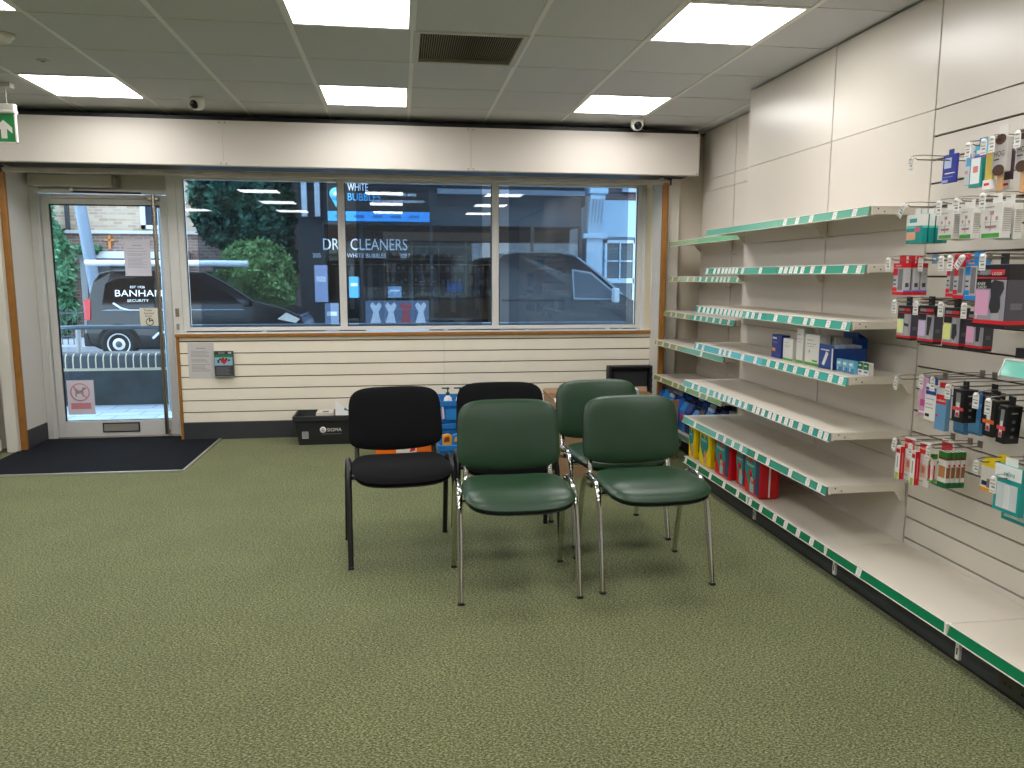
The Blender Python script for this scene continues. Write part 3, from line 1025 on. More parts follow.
MB().prism([(by1 - .03, Z4 + .02), (by1 - .05, Z4 + .015), (by1 - .085, Z4 + .075), (by1 - .065, Z4 + .085)], 'x', bx0 - .001, bx0, WHT).box(bx0 - .001, bx0, by1 - .09, by1 - .015, Z4 + .088, Z4 + .094, WHT).build('front_print', cb)
for q in range(8):
    MB().box(bx0 + .008 + .02 * q, bx0 + .012 + .02 * q, by0 + .008, by1 - .008, Z4 + .004, Z4 + .095 + .02 * (q % 2), [mat('2a2c30', .6), mat('b8c4d8', .5)][q % 2]).build('sachet', cb)
fl = MB()
fl.quad((bx1 - .001, by0, Z4 + hh_ + .03), (bx1 - .001, by1, Z4 + hh_ + .03), (bx1 - .05, by1, Z4 + hh_ + .06), (bx1 - .05, by0, Z4 + hh_ + .06), CB)
fl.box(bx1 - .05, bx1 - .048, by0, by1, Z4 + hh_ + .028, Z4 + hh_ + .06, CB)
fl.build('lid_flap', cb)
for k, (y0, y1) in enumerate(((3.353, 3.398), (3.303, 3.348), (3.253, 3.298))):
    pack('plaster_box', 'small light blue and white medicine box on the shelf edge', 'box', 2.055, .02, y0, y1, Z4, Z4 + .058, LBL, [(0, 1, .0, .4, mat('2f86b8', .4)), (.15, .75, .6, .8, WHT), (.2, .45, .12, .4, mat('d8c8c4', .4))], group='small light blue boxes on the shelf edge')
for k, (y0, y1) in enumerate(((3.210, 3.249), (3.166, 3.205))):
    pack('plaster_box', 'small green and white medicine box at the shelf end', 'box', 2.072, .025, y0, y1, Z4, Z4 + .058, WHT, [(0, 1, .45, 1, DGRN), (.15, .7, .72, .8, WHT), (.2, .8, .2, .34, mat('5a6aa8', .4))], group='small green boxes on the shelf end')


# ------------------------------------------------------------------ hooks and hanging packs
DROP = {1.28: .0, .98: -.006, .68: -.022}


def hook(y, z, L, label, tagtilt=0.0, double=False):
    z = z + .036 - DROP.get(z, .036)
    t = thing('display_hook', label, 'hook', (XN, y, z), group='display hooks on the slat wall')
    wm = mat('8f8a83', .3, .8)
    MB().box(-.005, 0, -.012, .012, -.040, -.012, wm).build('back_plate', t, world=False, bevel=.001)
    MB().tube([(0, 0, -.036), (-L, 0, -.036), (-L - .012, 0, -.030)], .0026, wm, 6).build('prong', t, world=False)
    MB().tube([(0, 0, -.022), (-L * .9, 0, -.018), (-L - .02, 0, -.022), (-L - .026, 0, -.034)], .0018, wm, 6).build('label_arm', t, world=False)
    p = MB().box(-.0015, .0015, -.013, .013, -.046, 0, mat('e8e6e2', .35))
    p.box(-.0022, -.0015, -.010, .010, -.018, -.016, INK).box(-.0022, -.0015, -.010, .004, -.030, -.024, mat('8a8a8c', .6)).box(-.0022, -.0015, -.010, .010, -.041, -.039, mat('8a8a8c', .6))
    p.lathe([(.0, .008), (.006, .008), (.009, 0), (.009, -.004)], mat('d8d6d2', .3), (0, 0, 0), 8)
    o = p.build('price_tag', t, world=False)
    o.location = (-L - .028, 0, -.034)
    o.rotation_euler = (tagtilt, 0, 0)
    return t


HK = 'chrome display hook with a white tag holding '
S1, S2, S3, S4, S5, S6 = 1.88, 1.68, 1.48, 1.28, .98, .68
hook(2.915, S1, .24, HK + 'the dark blue packet')
hook(2.575, S1, .26, HK + 'the teal and purple pouches')
hook(2.50, S1, .26, HK + 'the yellow foot file')
hook(2.45, S1, .27, HK + 'the grey brush card')
hook(2.35, S1, .26, HK + 'the second grey brush card')
hook(2.753, S2, .37, HK + 'the teal and white boxes', .6)
hook(2.61, S2, .33, HK + 'the white wrist support packs')
hook(2.52, S2, .33, HK + 'the middle white support pack')
hook(2.36, S2, .36, HK + 'the largest white support packs')
hook(2.825, S3, .37, HK + 'the red foot support boxes')
hook(2.77, S3, .27, 'chrome display hook with a small blue tag and no packs')
hook(2.535, S3, .36, HK + 'the red ankle support boxes')
hook(2.49, S3, .36, HK + 'the red knee support box')
hook(2.43, S3, .36, HK + 'the blue knee support box', .7)
hook(2.275, S3, .41, HK + 'the largest black knee support box')
hook(2.813, S4, .34, HK + 'the black elbow support box')
hook(2.683, S4, .34, HK + 'the black thigh support box')
hook(2.545, S4, .34, HK + 'the black ankle support box')
hook(2.428, S4, .34, HK + 'the black calf support box')
hook(2.965, .985, .20, HK + 'the pink packet', .15)
hook(2.755, S5, .24, HK + 'the white tubular bandage pack')
hook(2.69, S5, .24, HK + 'the red topped gel pack')
hook(2.50, S5, .32, HK + 'the black tweezer box')
hook(2.30, S5, .37, HK + 'the black box with an orange stripe')
hook(2.185, S5, .42, HK + 'the tilted black tweezer box')
hook(2.89, S6, .24, HK + 'the red and white insect bite card', .2)
hook(2.79, S6, .24, HK + 'the second insect bite card')
hook(2.735, S6, .20, HK + 'the green topped packs')
hook(2.50, S6, .18, HK + 'the yellow plaster packs')
hook(2.135, S6 + .1, .42, HK + 'the teal sponge bag packs')

CARD = mat('e6e3de', .5)
ZO = 0
pack('hanging_packet', 'dark blue flat packet with a white oval on a hook', 'packet', 2.20, .010, 2.872, 2.952, 1.755, 1.868, mat('202f92', .3), [(.12, .62, .52, .88, mat('b9c6e4', .4)), (.2, .9, .32, .36, WHT), (.1, .8, .2, .23, mat('6d7fd0', .4)), (.0, .45, .02, .12, mat('9aa8e0', .4))], tab=(.03, .02, mat('202f92', .3)))
pack('hanging_packet', 'clear slim packet with a blue and red print beside the teal pouches', 'packet', 2.06, .008, 2.612, 2.645, 1.712, 1.846, mat('cfd6dc', .2), [(.2, 1, .5, .75, mat('4f9fd0', .3)), (.0, .9, .74, .82, RED), (.1, .5, .3, .38, mat('d88', .4) if False else mat('d98b95', .4))])
pack('hanging_pouch', 'light blue pouch with a purple band behind the teal pouch', 'pouch', 2.07, .012, 2.548, 2.612, 1.70, 1.852, mat('5cb8d4', .25), [(0, 1, .60, .74, mat('7f3a9a', .3)), (.15, .8, .78, .86, WHT)], tab=(.04, .022, mat('2a98c0', .3)))
pack('hanging_pouch', 'teal pouch with a white label showing a pink foot', 'pouch', 2.045, .014, 2.54, 2.60, 1.698, 1.80, TEAL, [(.1, .85, .12, 1.0, mat('e8eef0', .4)), (.3, .7, .5, .72, mat('d9877a', .4))])
ff = thing('foot_file', 'speckled yellow foot file with a rounded top on a hook', 'foot file', (2.045, 2.50, 1.68))
pts = []
for k in range(13):
    a = PI * k / 12
    pts.append((2.5 + .019 * math.cos(a), 1.80 + .019 * math.sin(a)))
for k in range(13):
    a = PI + PI * k / 12
    pts.append((2.5 + .017 * math.cos(a), 1.71 + .017 * math.sin(a)))
MB().prism(pts, 'x', 2.04, 2.052, mat('cdb757', .8, noise=.35, nscale=400)).build('abrasive_body', ff, bevel=.002)
MB().box(2.036, 2.0535, 2.48, 2.52, 1.682, 1.715, WHT).box(2.0355, 2.0365, 2.487, 2.513, 1.695, 1.705, RED).build('white_foot', ff, bevel=.004)
ff2 = thing('foot_file', 'dark purple foot file hanging behind the yellow one', 'foot file', (2.08, 2.465, 1.68))
MB().prism([(p - .035, q) for p, q in pts], 'x', 2.085, 2.095, mat('4b3a48', .8, noise=.3, nscale=400)).build('abrasive_body', ff2, bevel=.002)
MB().box(2.081, 2.0965, 2.445, 2.485, 1.682, 1.712, WHT).box(2.080, 2.0815, 2.452, 2.478, 1.692, 1.702, RED).build('white_foot', ff2, bevel=.004)


def brush(yc, label):
    r = thing('brush_card', label, 'brush', (2.04, yc, 1.66))
    GR = mat('b3aeaa', .4)
    MB().box(2.035, 2.055, yc - .033, yc + .033, 1.735, 1.85, GR).build('card', r, bevel=.002)
    for zc, rr in ((1.742, .026), (1.845, .024)):
        pp = [(yc + rr * math.cos(PI * 2 * i / 20), zc + rr * .72 * math.sin(PI * 2 * i / 20)) for i in range(20)]
        MB().prism(pp, 'x', 2.0335, 2.036, mat('4a3423', .9, noise=.5, nscale=300)).build('bristle_window', r)
    MB().box(2.04, 2.052, yc - .012, yc + .012, 1.655, 1.735, mat('c99a6c', .5, noise=.08, nscale=30)).build('wooden_handle', r, bevel=.004)
    lettering('HOG', BLK, (2.0338, yc, 1.788), (0, -1, 0), (0, 0, 1), width=.045, height=.018, parent=r, center=True)
    MB().box(2.034, 2.0352, yc - .0, yc + .024, 1.776, 1.780, BLK).build('small_print', r)
    MB().box(2.044, 2.046, yc - .02, yc + .02, 1.85, 1.892, mat('d5d2cc', .4)).build('hang_tab', r)


brush(2.45, 'grey HOG brush card with a wooden handle next to the foot file')
brush(2.348, 'grey HOG brush card with a wooden handle beyond the first one')

for k in range(4):
    xf = 1.952 + .028 * k
    pack('plaster_pack', 'teal and white wave boxes in a row on one hook', 'box', xf, .022, 2.706, 2.80, 1.506, 1.615, TEAL,
         [(0, 1, .60, 1, WHT), (0, .6, .52, .62, mat('62c4b4', .4)), (.55, .85, .40, .55, mat('d4607f', .4)), (.05, .6, .12, .40, SKIN), (.2, .65, .72, .86, mat('3a9a9a', .4))] if k == 0 else [],
         [(0, 1, .60, 1, WHT), (0, 1, .52, .60, mat('62c4b4', .4))], group='teal and white boxes on one hook', tab=(.03, .022, WHT))


def support_pack(xf, d, y0, y1, z0, z1, label, tilt=0):
    ink2 = mat('a8a5a0', .5)
    pack('support_pack', label, 'packet', xf, d, y0, y1, z0, z1, mat('d9d7d2', .35),
         [(.08, .92, .03, .15, mat('3f9a3a', .4)), (.12, .6, .86, .89, ink2), (.2, .30, .52, .62, mat('b8848a', .4)), (.42, .58, .66, .76, mat('b8848a', .4)), (.70, .80, .50, .60, mat('b8848a', .4)), (.15, .8, .45, .46, ink2), (.47, .49, .2, .66, ink2), (.25, .75, .30, .36, mat('a06a72', .4))],
         [(.1, .9, .2 + .06 * k, .22 + .06 * k, ink2) for k in range(11)], group='white joint support packs', tab=(.04, .03, mat('dddbd6', .35)), tilt=tilt)


support_pack(1.975, .035, 2.572, 2.65, 1.515, 1.622, 'white wrist support pack beside the teal boxes')
support_pack(1.985, .03, 2.488, 2.553, 1.512, 1.620, 'white support pack hanging in the middle of three')
support_pack(1.95, .035, 2.312, 2.405, 1.506, 1.625, 'largest white support pack with a red price flash')
support_pack(2.03, .03, 2.57, 2.645, 1.512, 1.618, 'white support pack hanging behind the wrist support pack')
support_pack(2.0, .03, 2.318, 2.40, 1.503, 1.62, 'white support pack hanging behind the largest one')


def brace_box(xf, d, y0, y1, z0, z1, label, c, group, words=None):
    pack('support_box', label, 'box', xf, d, y0, y1, z0, z1, mat('b9b8bb', .35),
         [(0, 1, .86, 1, c), (0, 1, 0, .10, c), (.0, .42, .62, .84, c), (.48, .86, .16, .82, mat('77757a', .4)), (.0, .4, .12, .24, c), (.2, .7, .9, .95, mat('d99aa0', .4)), (.08, .3, .32, .36, INK), (.08, .3, .45, .49, INK)],
         [(0, 1, .86, 1, c), (0, 1, 0, .10, c), (0, 1, .10, .15, mat('6a5ac0', .4)), (.25, .75, .25, .38, INK), (.3, .7, .5, .53, GRYP), (.3, .7, .65, .68, GRYP)], group=group, tab=(.04, .03, c))


for k in range(3):
    brace_box(1.95 + .033 * k + (.006 if k else 0), .028, 2.79, 2.858, 1.308, 1.432, 'red and grey foot support box in a row on one hook', RED, 'red foot support boxes on one hook')
bt = thing('price_card', 'tiny light blue card hanging behind the red foot boxes', 'card', (2.06, 2.77, 1.43))
MB().box(2.06, 2.0612, 2.755, 2.785, 1.43, 1.466, mat('6fa0c8', .4)).build('card', bt)
MB().box(2.0592, 2.06, 2.76, 2.78, 1.445, 1.452, WHT).build('card_line', bt)
brace_box(1.955, .045, 2.514, 2.556, 1.308, 1.43, 'red and grey ankle support box beside a red knee support box', RED, None)
brace_box(1.95, .045, 2.462, 2.512, 1.303, 1.432, 'red and grey knee support box next to the blue one', RED, None)
brace_box(1.95, .045, 2.40, 2.457, 1.301, 1.436, 'blue and grey knee support box beside the large black box', mat('1d86cf', .35), None)


def black_brace(xf, d, y0, y1, z0, z1, label, fc, art, words):
    r = pack('support_box', label, 'box', xf, d, y0, y1, z0, z1, mat('1b1a20', .3),
             [(.02, .98, .13, .76, mat('9a98a4', .35)), (.02, .46, .20, .60, fc), (.02, .5, .62, .78, BLK), (.0, 1, .07, .13, RED), (.10, .45, .84, .92, mat('8a8890', .4)), (.46, .9, .84, .92, mat('d0343c', .4)), (.02, .98, .78, .80, RED)],
             [(0, 1, .07, .13, RED), (0, 1, .13, .76, mat('4c4a55', .35)), (.2, .7, .3, .4, DKGRY)], tab=(.035, .035, BLK))
    w_, h_ = y1 - y0, z1 - z0
    q = MB()
    q.prism([(y1 - w_ * a, z0 + h_ * b) for a, b in art], 'x', xf - .0028, xf - .0022, mat('26262b', .5))
    q.build('garment_picture', r)
    s = MB()
    s.prism([(y1 - w_ * a, z0 + h_ * b) for a, b in ((.60, .76), (.78, .76), (.85, .14), (.60, .14))], 'x', xf - .0022, xf - .0016, mat('a9a7ab', .5))
    s.build('leg_picture', r)
    return r


black_brace(1.98, .036, 2.77, 2.856, 1.130, 1.266, 'black elbow support box with a pale green panel', PALEY, [(.55, .50), (.85, .48), (.86, .40), (.56, .42)], 'ELBOW')
black_brace(1.98, .036, 2.637, 2.728, 1.126, 1.271, 'black thigh support box with a lilac panel', LILAC, [(.58, .72), (.86, .70), (.74, .22), (.60, .24)], 'THIGH')
black_brace(1.98, .036, 2.50, 2.587, 1.123, 1.269, 'black ankle support box with a pale yellow panel', mat('e3e88f', .35), [(.58, .60), (.80, .60), (.86, .36), (.72, .2), (.56, .26)], 'ANKLE')
black_brace(1.98, .036, 2.384, 2.469, 1.124, 1.26, 'black calf support box with a pink panel', PINK, [(.56, .72), (.82, .72), (.78, .24), (.60, .24)], 'CALF')
kb = black_brace(1.90, .085, 2.207, 2.341, 1.213, 1.42, 'largest black knee support box with a pink and grey front', mat('dca2c4', .35), [(.50, .70), (.62, .76), (.90, .73), (.93, .62), (.82, .50), (.86, .34), (.80, .25), (.58, .24), (.50, .34), (.54, .50)], 'KNEE')
lettering('PHYSIO', GRYP, (1.8978, 2.315, 1.385), (0, -1, 0), (0, 0, 1), width=.05, parent=kb, center=True)
lettering('LOGIX', WHT, (1.8976, 2.25, 1.385), (0, -1, 0), (0, 0, 1), width=.04, parent=kb, center=True)
lettering('KNEE', WHT, (1.8976, 2.314, 1.352), (0, -1, 0), (0, 0, 1), width=.034, parent=kb, center=True)
lettering('SUPPORT', WHT, (1.8976, 2.31, 1.342), (0, -1, 0), (0, 0, 1), width=.04, parent=kb, center=True)
lettering('3', WHT, (1.8976, 2.328, 1.243), (0, -1, 0), (0, 0, 1), height=.016, parent=kb, center=True)
# black goods on the ledge
pack('ledge_box', 'black box with a white line stacked on the teal edged ledge', 'box', 1.94, .12, 2.03, 2.165, 1.0835, 1.115, BLK, [(0, 1, .8, .9, WHT)], [(0, 1, .8, .9, WHT)])
pack('ledge_box', 'wider black box on top of the stack on the ledge', 'box', 1.925, .15, 2.02, 2.178, 1.1155, 1.158, BLK, [(0, 1, .15, .25, GRYP), (.6, .8, .45, .6, RED)], [(0, 1, .15, .25, GRYP)])

pack('hanging_packet', 'pink transparent packet hanging at the slat wall edge', 'packet', 2.20, .010, 2.935, 2.99, .79, .960, mat('d9a6c4', .2), [(.2, .85, .25, .42, mat('b8468e', .3)), (.35, .6, .42, .9, mat('c887b4', .3)), (.1, .9, .08, .12, WHT)])
mp_ = pack('bandage_pack', 'white bandage pack with a blue oval logo on a hook', 'packet', 2.08, .014, 2.722, 2.79, .812, .955, WHT, [(.05, .95, .72, .92, BLU), (.1, .8, .58, .61, mat('9fb4d8', .4)), (.1, .7, .44, .46, GL), (.1, .75, .34, .36, GL), (.12, .45, .1, .18, BLK)], tab=(.05, .03, BLU))
lettering('medicare', WHT, (2.0776, 2.756, .929), (0, -1, 0), (0, 0, 1), width=.055, parent=mp_, center=True)
mp_ = pack('gel_pack', 'clear blue gel pack with a red oval header', 'packet', 2.06, .02, 2.64, 2.70, .79, .955, mat('6f9cc4', .15), [(.0, 1, .80, 1, mat('d9dce0', .3)), (.05, .95, .62, .84, RED), (.1, .25, .3, .36, RED)], tab=(.05, .02, RED))
lettering('medicare', WHT, (2.0576, 2.67, .902), (0, -1, 0), (0, 0, 1), width=.055, parent=mp_, center=True)
for k in range(3):
    pack('gel_pouch', 'blue gel pouch hanging behind the black tweezer boxes', 'pouch', 2.17, .03, 2.74 - .08 * k - .07, 2.74 - .08 * k, .765 + .012 * k, .90, mat('4a83b8', .15), [(.1, .9, .1, .5, mat('5f98c8', .2))], tab=(.05, .05, mat('2a5f9a', .3)), group='blue gel pouches behind the black boxes', bevel=.008)


def tweezer(xf, d, y0, y1, z0, z1, label, c, tilt=0):
    r = pack('tweezer_box', label, 'box', xf, d, y0, y1, z0, z1, BLK, [(.3, .7, .15, .9, mat('8a8a8c', .3)), (.35, .65, .25, .6, mat('d8d8d8', .3)), (.0, 1, .36, .46, c), (.4, .6, .2, .3, RED)],
             [(.3, .7, .8, .84, GRYP), (.4, .6, .55, .63, DKGRY), (.4, .6, .35, .43, DKGRY), (.4, .6, .15, .22, DKGRY)], tab=(.03, .03, BLK), tilt=tilt)
    return r


CORAL, ORNG = mat('e0474f', .4), mat('e2661f', .4)
tweezer(2.0, .055, 2.475, 2.533, .855, .975, 'black tweezer box with a red stripe beside the blue pouches', CORAL)
tweezer(2.06, .05, 2.41, 2.46, .857, .972, 'plain black box behind the tweezer boxes', BLK)
tweezer(1.955, .05, 2.275, 2.325, .845, .97, 'black tweezer box with an orange stripe on a hook', ORNG)
tweezer(1.90, .055, 2.165, 2.20, .85, .972, 'tilted black tweezer box with a red stripe below the ledge', CORAL, .06)
tweezer(1.96, .05, 2.09, 2.15, .86, .972, 'black box at the outer end under the ledge', DGRN)

for k, (y0, lab) in enumerate(((2.853, 'red and white insect bite card nearest the shelf bay'), (2.757, 'red and white insect bite card in front of the green packs'))):
    r = pack('bite_relief_card', lab, 'card', 2.10, .004, y0, y0 + .07, .53, .715, CARD, [(.05, .95, .72, .95, RED), (.2, .8, .2, .5, mat('e6c3b4', .5)), (.35, .6, .3, .45, mat('d8806a', .5)), (.2, .5, .1, .12, GL)])
    lettering('medicare', WHT, (2.0976, y0 + .035, .682), (0, -1, 0), (0, 0, 1), width=.055, parent=r, center=True)
    pack('bite_relief_box', 'slim red and white box on the ' + ('bite card nearest the shelf bay' if k == 0 else 'bite card by the green packs'), 'box', 2.06, .022, y0 + .035, y0 + .065, .535, .675, WHT, [(.1, .9, .8, .92, RED), (.2, .8, .0, .2, mat('9ac04a', .4)), (.4, .6, .35, .7, GL)], [(0, 1, 0, 1, RED), (.4, .6, .2, .8, mat('e28a8f', .4))])
pack('bite_relief_card', 'red and white insect bite card hanging at the back of its hook', 'card', 2.20, .004, 2.76, 2.83, .535, .72, CARD, [(.05, .95, .72, .95, RED)])
pack('spray_tube', 'white spray tube box with a green cap and yellow flash', 'box', 2.10, .02, 2.742, 2.766, .56, .675, WHT, [(0, 1, .86, 1, DGRN), (0, .7, .76, .88, YEL), (.3, .6, .1, .6, RED), (0, 1, 0, .08, LGRN)], [(0, 1, .82, 1, mat('3f8a3a', .4)), (.3, .6, .1, .6, RED), (0, 1, 0, .1, LGRN)])
for k in range(4):
    xf = 2.12 + .022 * k
    pack('heel_balm_box', 'green topped box with a brown foot picture in a row on one hook', 'box', xf, .018, 2.69, 2.735, .548, .693, WHT, [(0, 1, .84, 1, mat('2f7a2a', .5)), (0, 1, .78, .84, mat('7a3a22', .5)), (0, 1, 0, .15, DGRN), (.1, .9, .28, .6, mat('b9814f', .6))],
         [(0, 1, .84, 1, mat('2f7a2a', .5)), (0, 1, .78, .84, mat('7a3a22', .5)), (0, 1, 0, .15, DGRN), (.1, .9, .28, .58, mat('9a6238', .6)), (.5, .9, .60, .66, RED)], group='green topped boxes on one hook')
pack('plaster_packet', 'yellow and white plaster packet hanging beside the teal sponge packs', 'packet', 2.14, .008, 2.465, 2.53, .59, .70, mat('e9e6e0', .4), [(0, 1, .86, 1, YEL), (0, 1, 0, .12, mat('eaa21e', .4)), (.1, .5, .2, .35, NAVY), (.5, .95, .15, .45, mat('8a7a6a', .5))], tab=(.05, .02, YEL))
pack('plaster_packet', 'yellow and white plaster packet hanging behind the front one', 'packet', 2.19, .008, 2.455, 2.52, .605, .715, mat('e9e6e0', .4), [(0, 1, .80, 1, YEL), (0, 1, .4, .46, mat('eaa21e', .4))], tab=(.05, .015, YEL))
for k, (xf, dz, lab) in enumerate(((1.90, 0, 'front teal sponge bag pack with a clear white window'), (1.935, -.035, 'teal sponge bag pack hanging lower behind the front one'))):
    r = pack('sponge_pack', lab, 'pack', xf, .02, 2.078, 2.186, .632 + dz, .785 + dz, mat('1a9a96', .3), [(0, 1, .72, 1, mat('e6e9e8', .4)), (.12, .9, .08, .62, mat('cfd6da', .35)), (.4, .62, .1, .6, mat('e8ebec', .35))], tab=(.05, .025, WHT))
    if k == 0:
        lettering('salve', TEAL, (1.8974, 2.125, .752), (0, -1, 0), (0, 0, 1), width=.045, parent=r, center=True)


# ------------------------------------------------------------------ chairs
def pad_mesh(mb, w, h, th, m, sx, sy, fn, n=22, sq=4.2, crown=.35, sqb=4.2):
    """cushion: rounded-rectangle grid, fn(u,v,(x,y))->(point, normal)"""
    top, bot = [], []
    for i in range(n + 1):
        for j in range(n + 1):
            u, v = -1 + 2 * i / n, -1 + 2 * j / n
            # denser towards the rim
            u = math.copysign(1 - (1 - abs(u)) ** 1.35, u)
            v = math.copysign(1 - (1 - abs(v)) ** 1.35, v)
            r = max(abs(u), abs(v))
            if r > 1e-6:
                a = math.atan2(v, u)
                c, s_ = abs(math.cos(a)), abs(math.sin(a))
                q_ = sq if v > 0 else sqb
                R = 1 / ((c ** q_ + s_ ** q_) ** (1 / q_))
                x, y = r * R * math.cos(a), r * R * math.sin(a)
            else:
                x = y = 0
            t = math.sqrt(max(0, 1 - r ** 6))
            e = (1 - crown) + crown * (1 - r * r)
            p, nn = fn(x, y)
            top.append(p + nn * (th * .5 * t * e))
            bot.append(p - nn * (th * .5 * t))
    N = n + 1
    f1 = [(i * N + j, (i + 1) * N + j, (i + 1) * N + j + 1, i * N + j + 1) for i in range(n) for j in range(n)]
    off = len(top)
    f2 = [tuple(off + k for k in reversed(f)) for f in f1]
    mb.add(top + bot, f1 + f2, m, True)


def chair(name, label, padm, frame, plastic, seatm, loc, rz, group=None):
    t = thing(name, label, 'chair', (loc[0], loc[1], 0), rz, group)

    def seat_fn(x, y):
        X = x * .238 * (1.0 - .03 * y)
        Yv = -.083 + y * .205
        # dish in the middle, front edge rolls down
        z = .448 + .012 * x * x - .012 * max(0, -y - .35) ** 2 * 5 + .012 * max(0, y) ** 2
        n = Vector((-.10 * x, .10 * max(0, -y - .35) * 2, 1)).normalized()
        n = Vector((-.10 * x, -.25 * max(0, -y - .35), 1)).normalized()
        return Vector((X, Yv, z)), n
    s = MB()
    pad_mesh(s, 0, 0, .072, padm, 0, 0, seat_fn, crown=.25)
    s.build('seat', t, world=False, fix=False)
    sh = MB()

    def shell_fn(x, y):
        p, n = seat_fn(x * .97, y * .97)
        return p - Vector((0, 0, .024)), n
    pad_mesh(sh, 0, 0, .03, plastic, 0, 0, shell_fn, n=12, crown=.1)
    sh.build('seat_shell', t, world=False, fix=False)

    TILT = .20

    def back_fn(x, y):
        hw = .244 * (1 - .022 * (y + 1))
        X = x * hw
        zz = y * .151
        if y < 0:
            zz -= .030 * (1 - x * x) * (-y)
        bow = .030 * x * x
        base = Vector((X, .212 + math.sin(TILT) * zz - bow, .657 + math.cos(TILT) * zz))
        n = Vector((.22 * x * -1, -math.cos(TILT), math.sin(TILT))).normalized()
        return base, n
    b = MB()
    pad_mesh(b, 0, 0, .055, padm, 0, 0, back_fn, crown=.3, sq=4.8, sqb=8.0)
    b.build('backrest', t, world=False, fix=False)
    bs = MB()

    def bshell(x, y):
        p, n = back_fn(x * .985, y * .985)
        return p - n * .018, n
    pad_mesh(bs, 0, 0, .034, plastic, 0, 0, bshell, n=12, crown=.1, sq=4.8, sqb=8.0)
    bs.build('back_shell', t, world=False, fix=False)

    def arc(a, b_, c, n=6):
        a, b_, c = Vector(a), Vector(b_), Vector(c)
        return [(1 - q) ** 2 * a + 2 * q * (1 - q) * b_ + q * q * c for q in [k / n for k in range(n + 1)]]
    for sx in (-1, 1):
        f = [Vector((sx * .258, -.215, .012))] + arc((sx * .254, -.125, .385), (sx * .251, -.105, .462), (sx * .250, -.03, .472))
        f += [Vector((sx * .250, .015, .474))]
        o = MB().tube(f, 0, frame, 12, flat=(.0130, .0105)).build('leg', t, world=False)
        MB().box(sx * .258 - .0135, sx * .258 + .0135, -.227, -.203, 0, .013, BLACKP).build('foot_cap', o, world=False, bevel=.003)
        f = [Vector((sx * .258, .215, .012))] + arc((sx * .254, .135, .37), (sx * .251, .115, .455), (sx * .250, .045, .472))
        f += [Vector((sx * .250, .010, .474))]
        o = MB().tube(f, 0, frame, 12, flat=(.0130, .0105)).build('leg', t, world=False)
        MB().box(sx * .258 - .0135, sx * .258 + .0135, .203, .227, 0, .013, BLACKP).build('foot_cap', o, world=False, bevel=.003)
        u = [(sx * .20, -.05, .405), (sx * .20, .10, .405)] + [tuple(p) for p in arc((sx * .20, .11, .405), (sx * .20, .175, .41), (sx * .20, .19, .45))] + [(sx * .198, .214, .55), (sx * .195, .262, .68)]
        MB().tube(u, 0, frame, 10, flat=(.0125, .006)).build('back_post', t, world=False)
        MB().tube([(sx * .235, -.10, .44), (sx * .235, .10, .44)], .009, frame, 8).build('seat_rail', t, world=False)
        MB().lathe([(0, -.012), (.012, -.011), (.014, 0)], BLACKP, (sx * .25, -.01, .435), 10, 'x').build('frame_plug', t, world=False)
    MB().tube([(-.25, -.09, .412), (.25, -.09, .412)], .009, frame, 8).build('crossbar', t, world=False)
    MB().tube([(-.25, .075, .412), (.25, .075, .412)], .009, frame, 8).build('crossbar', t, world=False)
    return t


VINYL = mat('23402a', .36, noise=.05, nscale=12, bump=.05, bscale=900)
FABRIC = mat('17171a', .95, noise=.45, nscale=500, bump=.5, bscale=700, spec=.15)
BLKM = mat('141416', .4)
SHELLP = mat('121214', .45)
chair('visitor_chair', 'black fabric chair standing beside the black crate', FABRIC, BLKM, SHELLP, FABRIC, (-.02, 3.80), .10)
chair('visitor_chair', 'black fabric chair behind a green vinyl chair beside blue crates', FABRIC, BLKM, SHELLP, FABRIC, (.525, 3.90), 0)
chair('visitor_chair', 'green vinyl chair with chrome legs hiding a black chair behind it', VINYL, CHROME, SHELLP, VINYL, (.487, 3.308), 0)
chair('visitor_chair', 'green vinyl chair with chrome legs nearest the shelving plinth', VINYL, CHROME, SHELLP, VINYL, (1.10, 3.352), .052)
chair('visitor_chair', 'green vinyl chair with chrome legs in front of the cardboard boxes', VINYL, CHROME, SHELLP, VINYL, (1.097, 3.942), .10)

# orange carton on the floor behind the black chair
ob = thing('orange_carton', 'orange carton with a white label on the floor behind the black chair', 'carton', (.005, 5.91, .0))
OR = mat('f0720c', .45)
MB().box(-.215, .23, -.06, .16, .001, .17, OR).build('carton', ob, world=False, bevel=.003)
MB().box(-.06, .095, -.0608, -.06, .03, .105, WHT).build('label_sheet', ob, world=False)
MB().prism([(.04, .034), (.085, .045), (.09, .102), (.06, .085)], 'y', -.0614, -.0609, RED).build('red_arrow', ob, world=False)
MB().box(-.055, .05, -.0614, -.0609, .088, .094, INK).box(-.055, .02, -.0614, -.0609, .07, .074, INK).build('label_text', ob, world=False)

# ------------------------------------------------------------------ crates and boxes by the slat wall


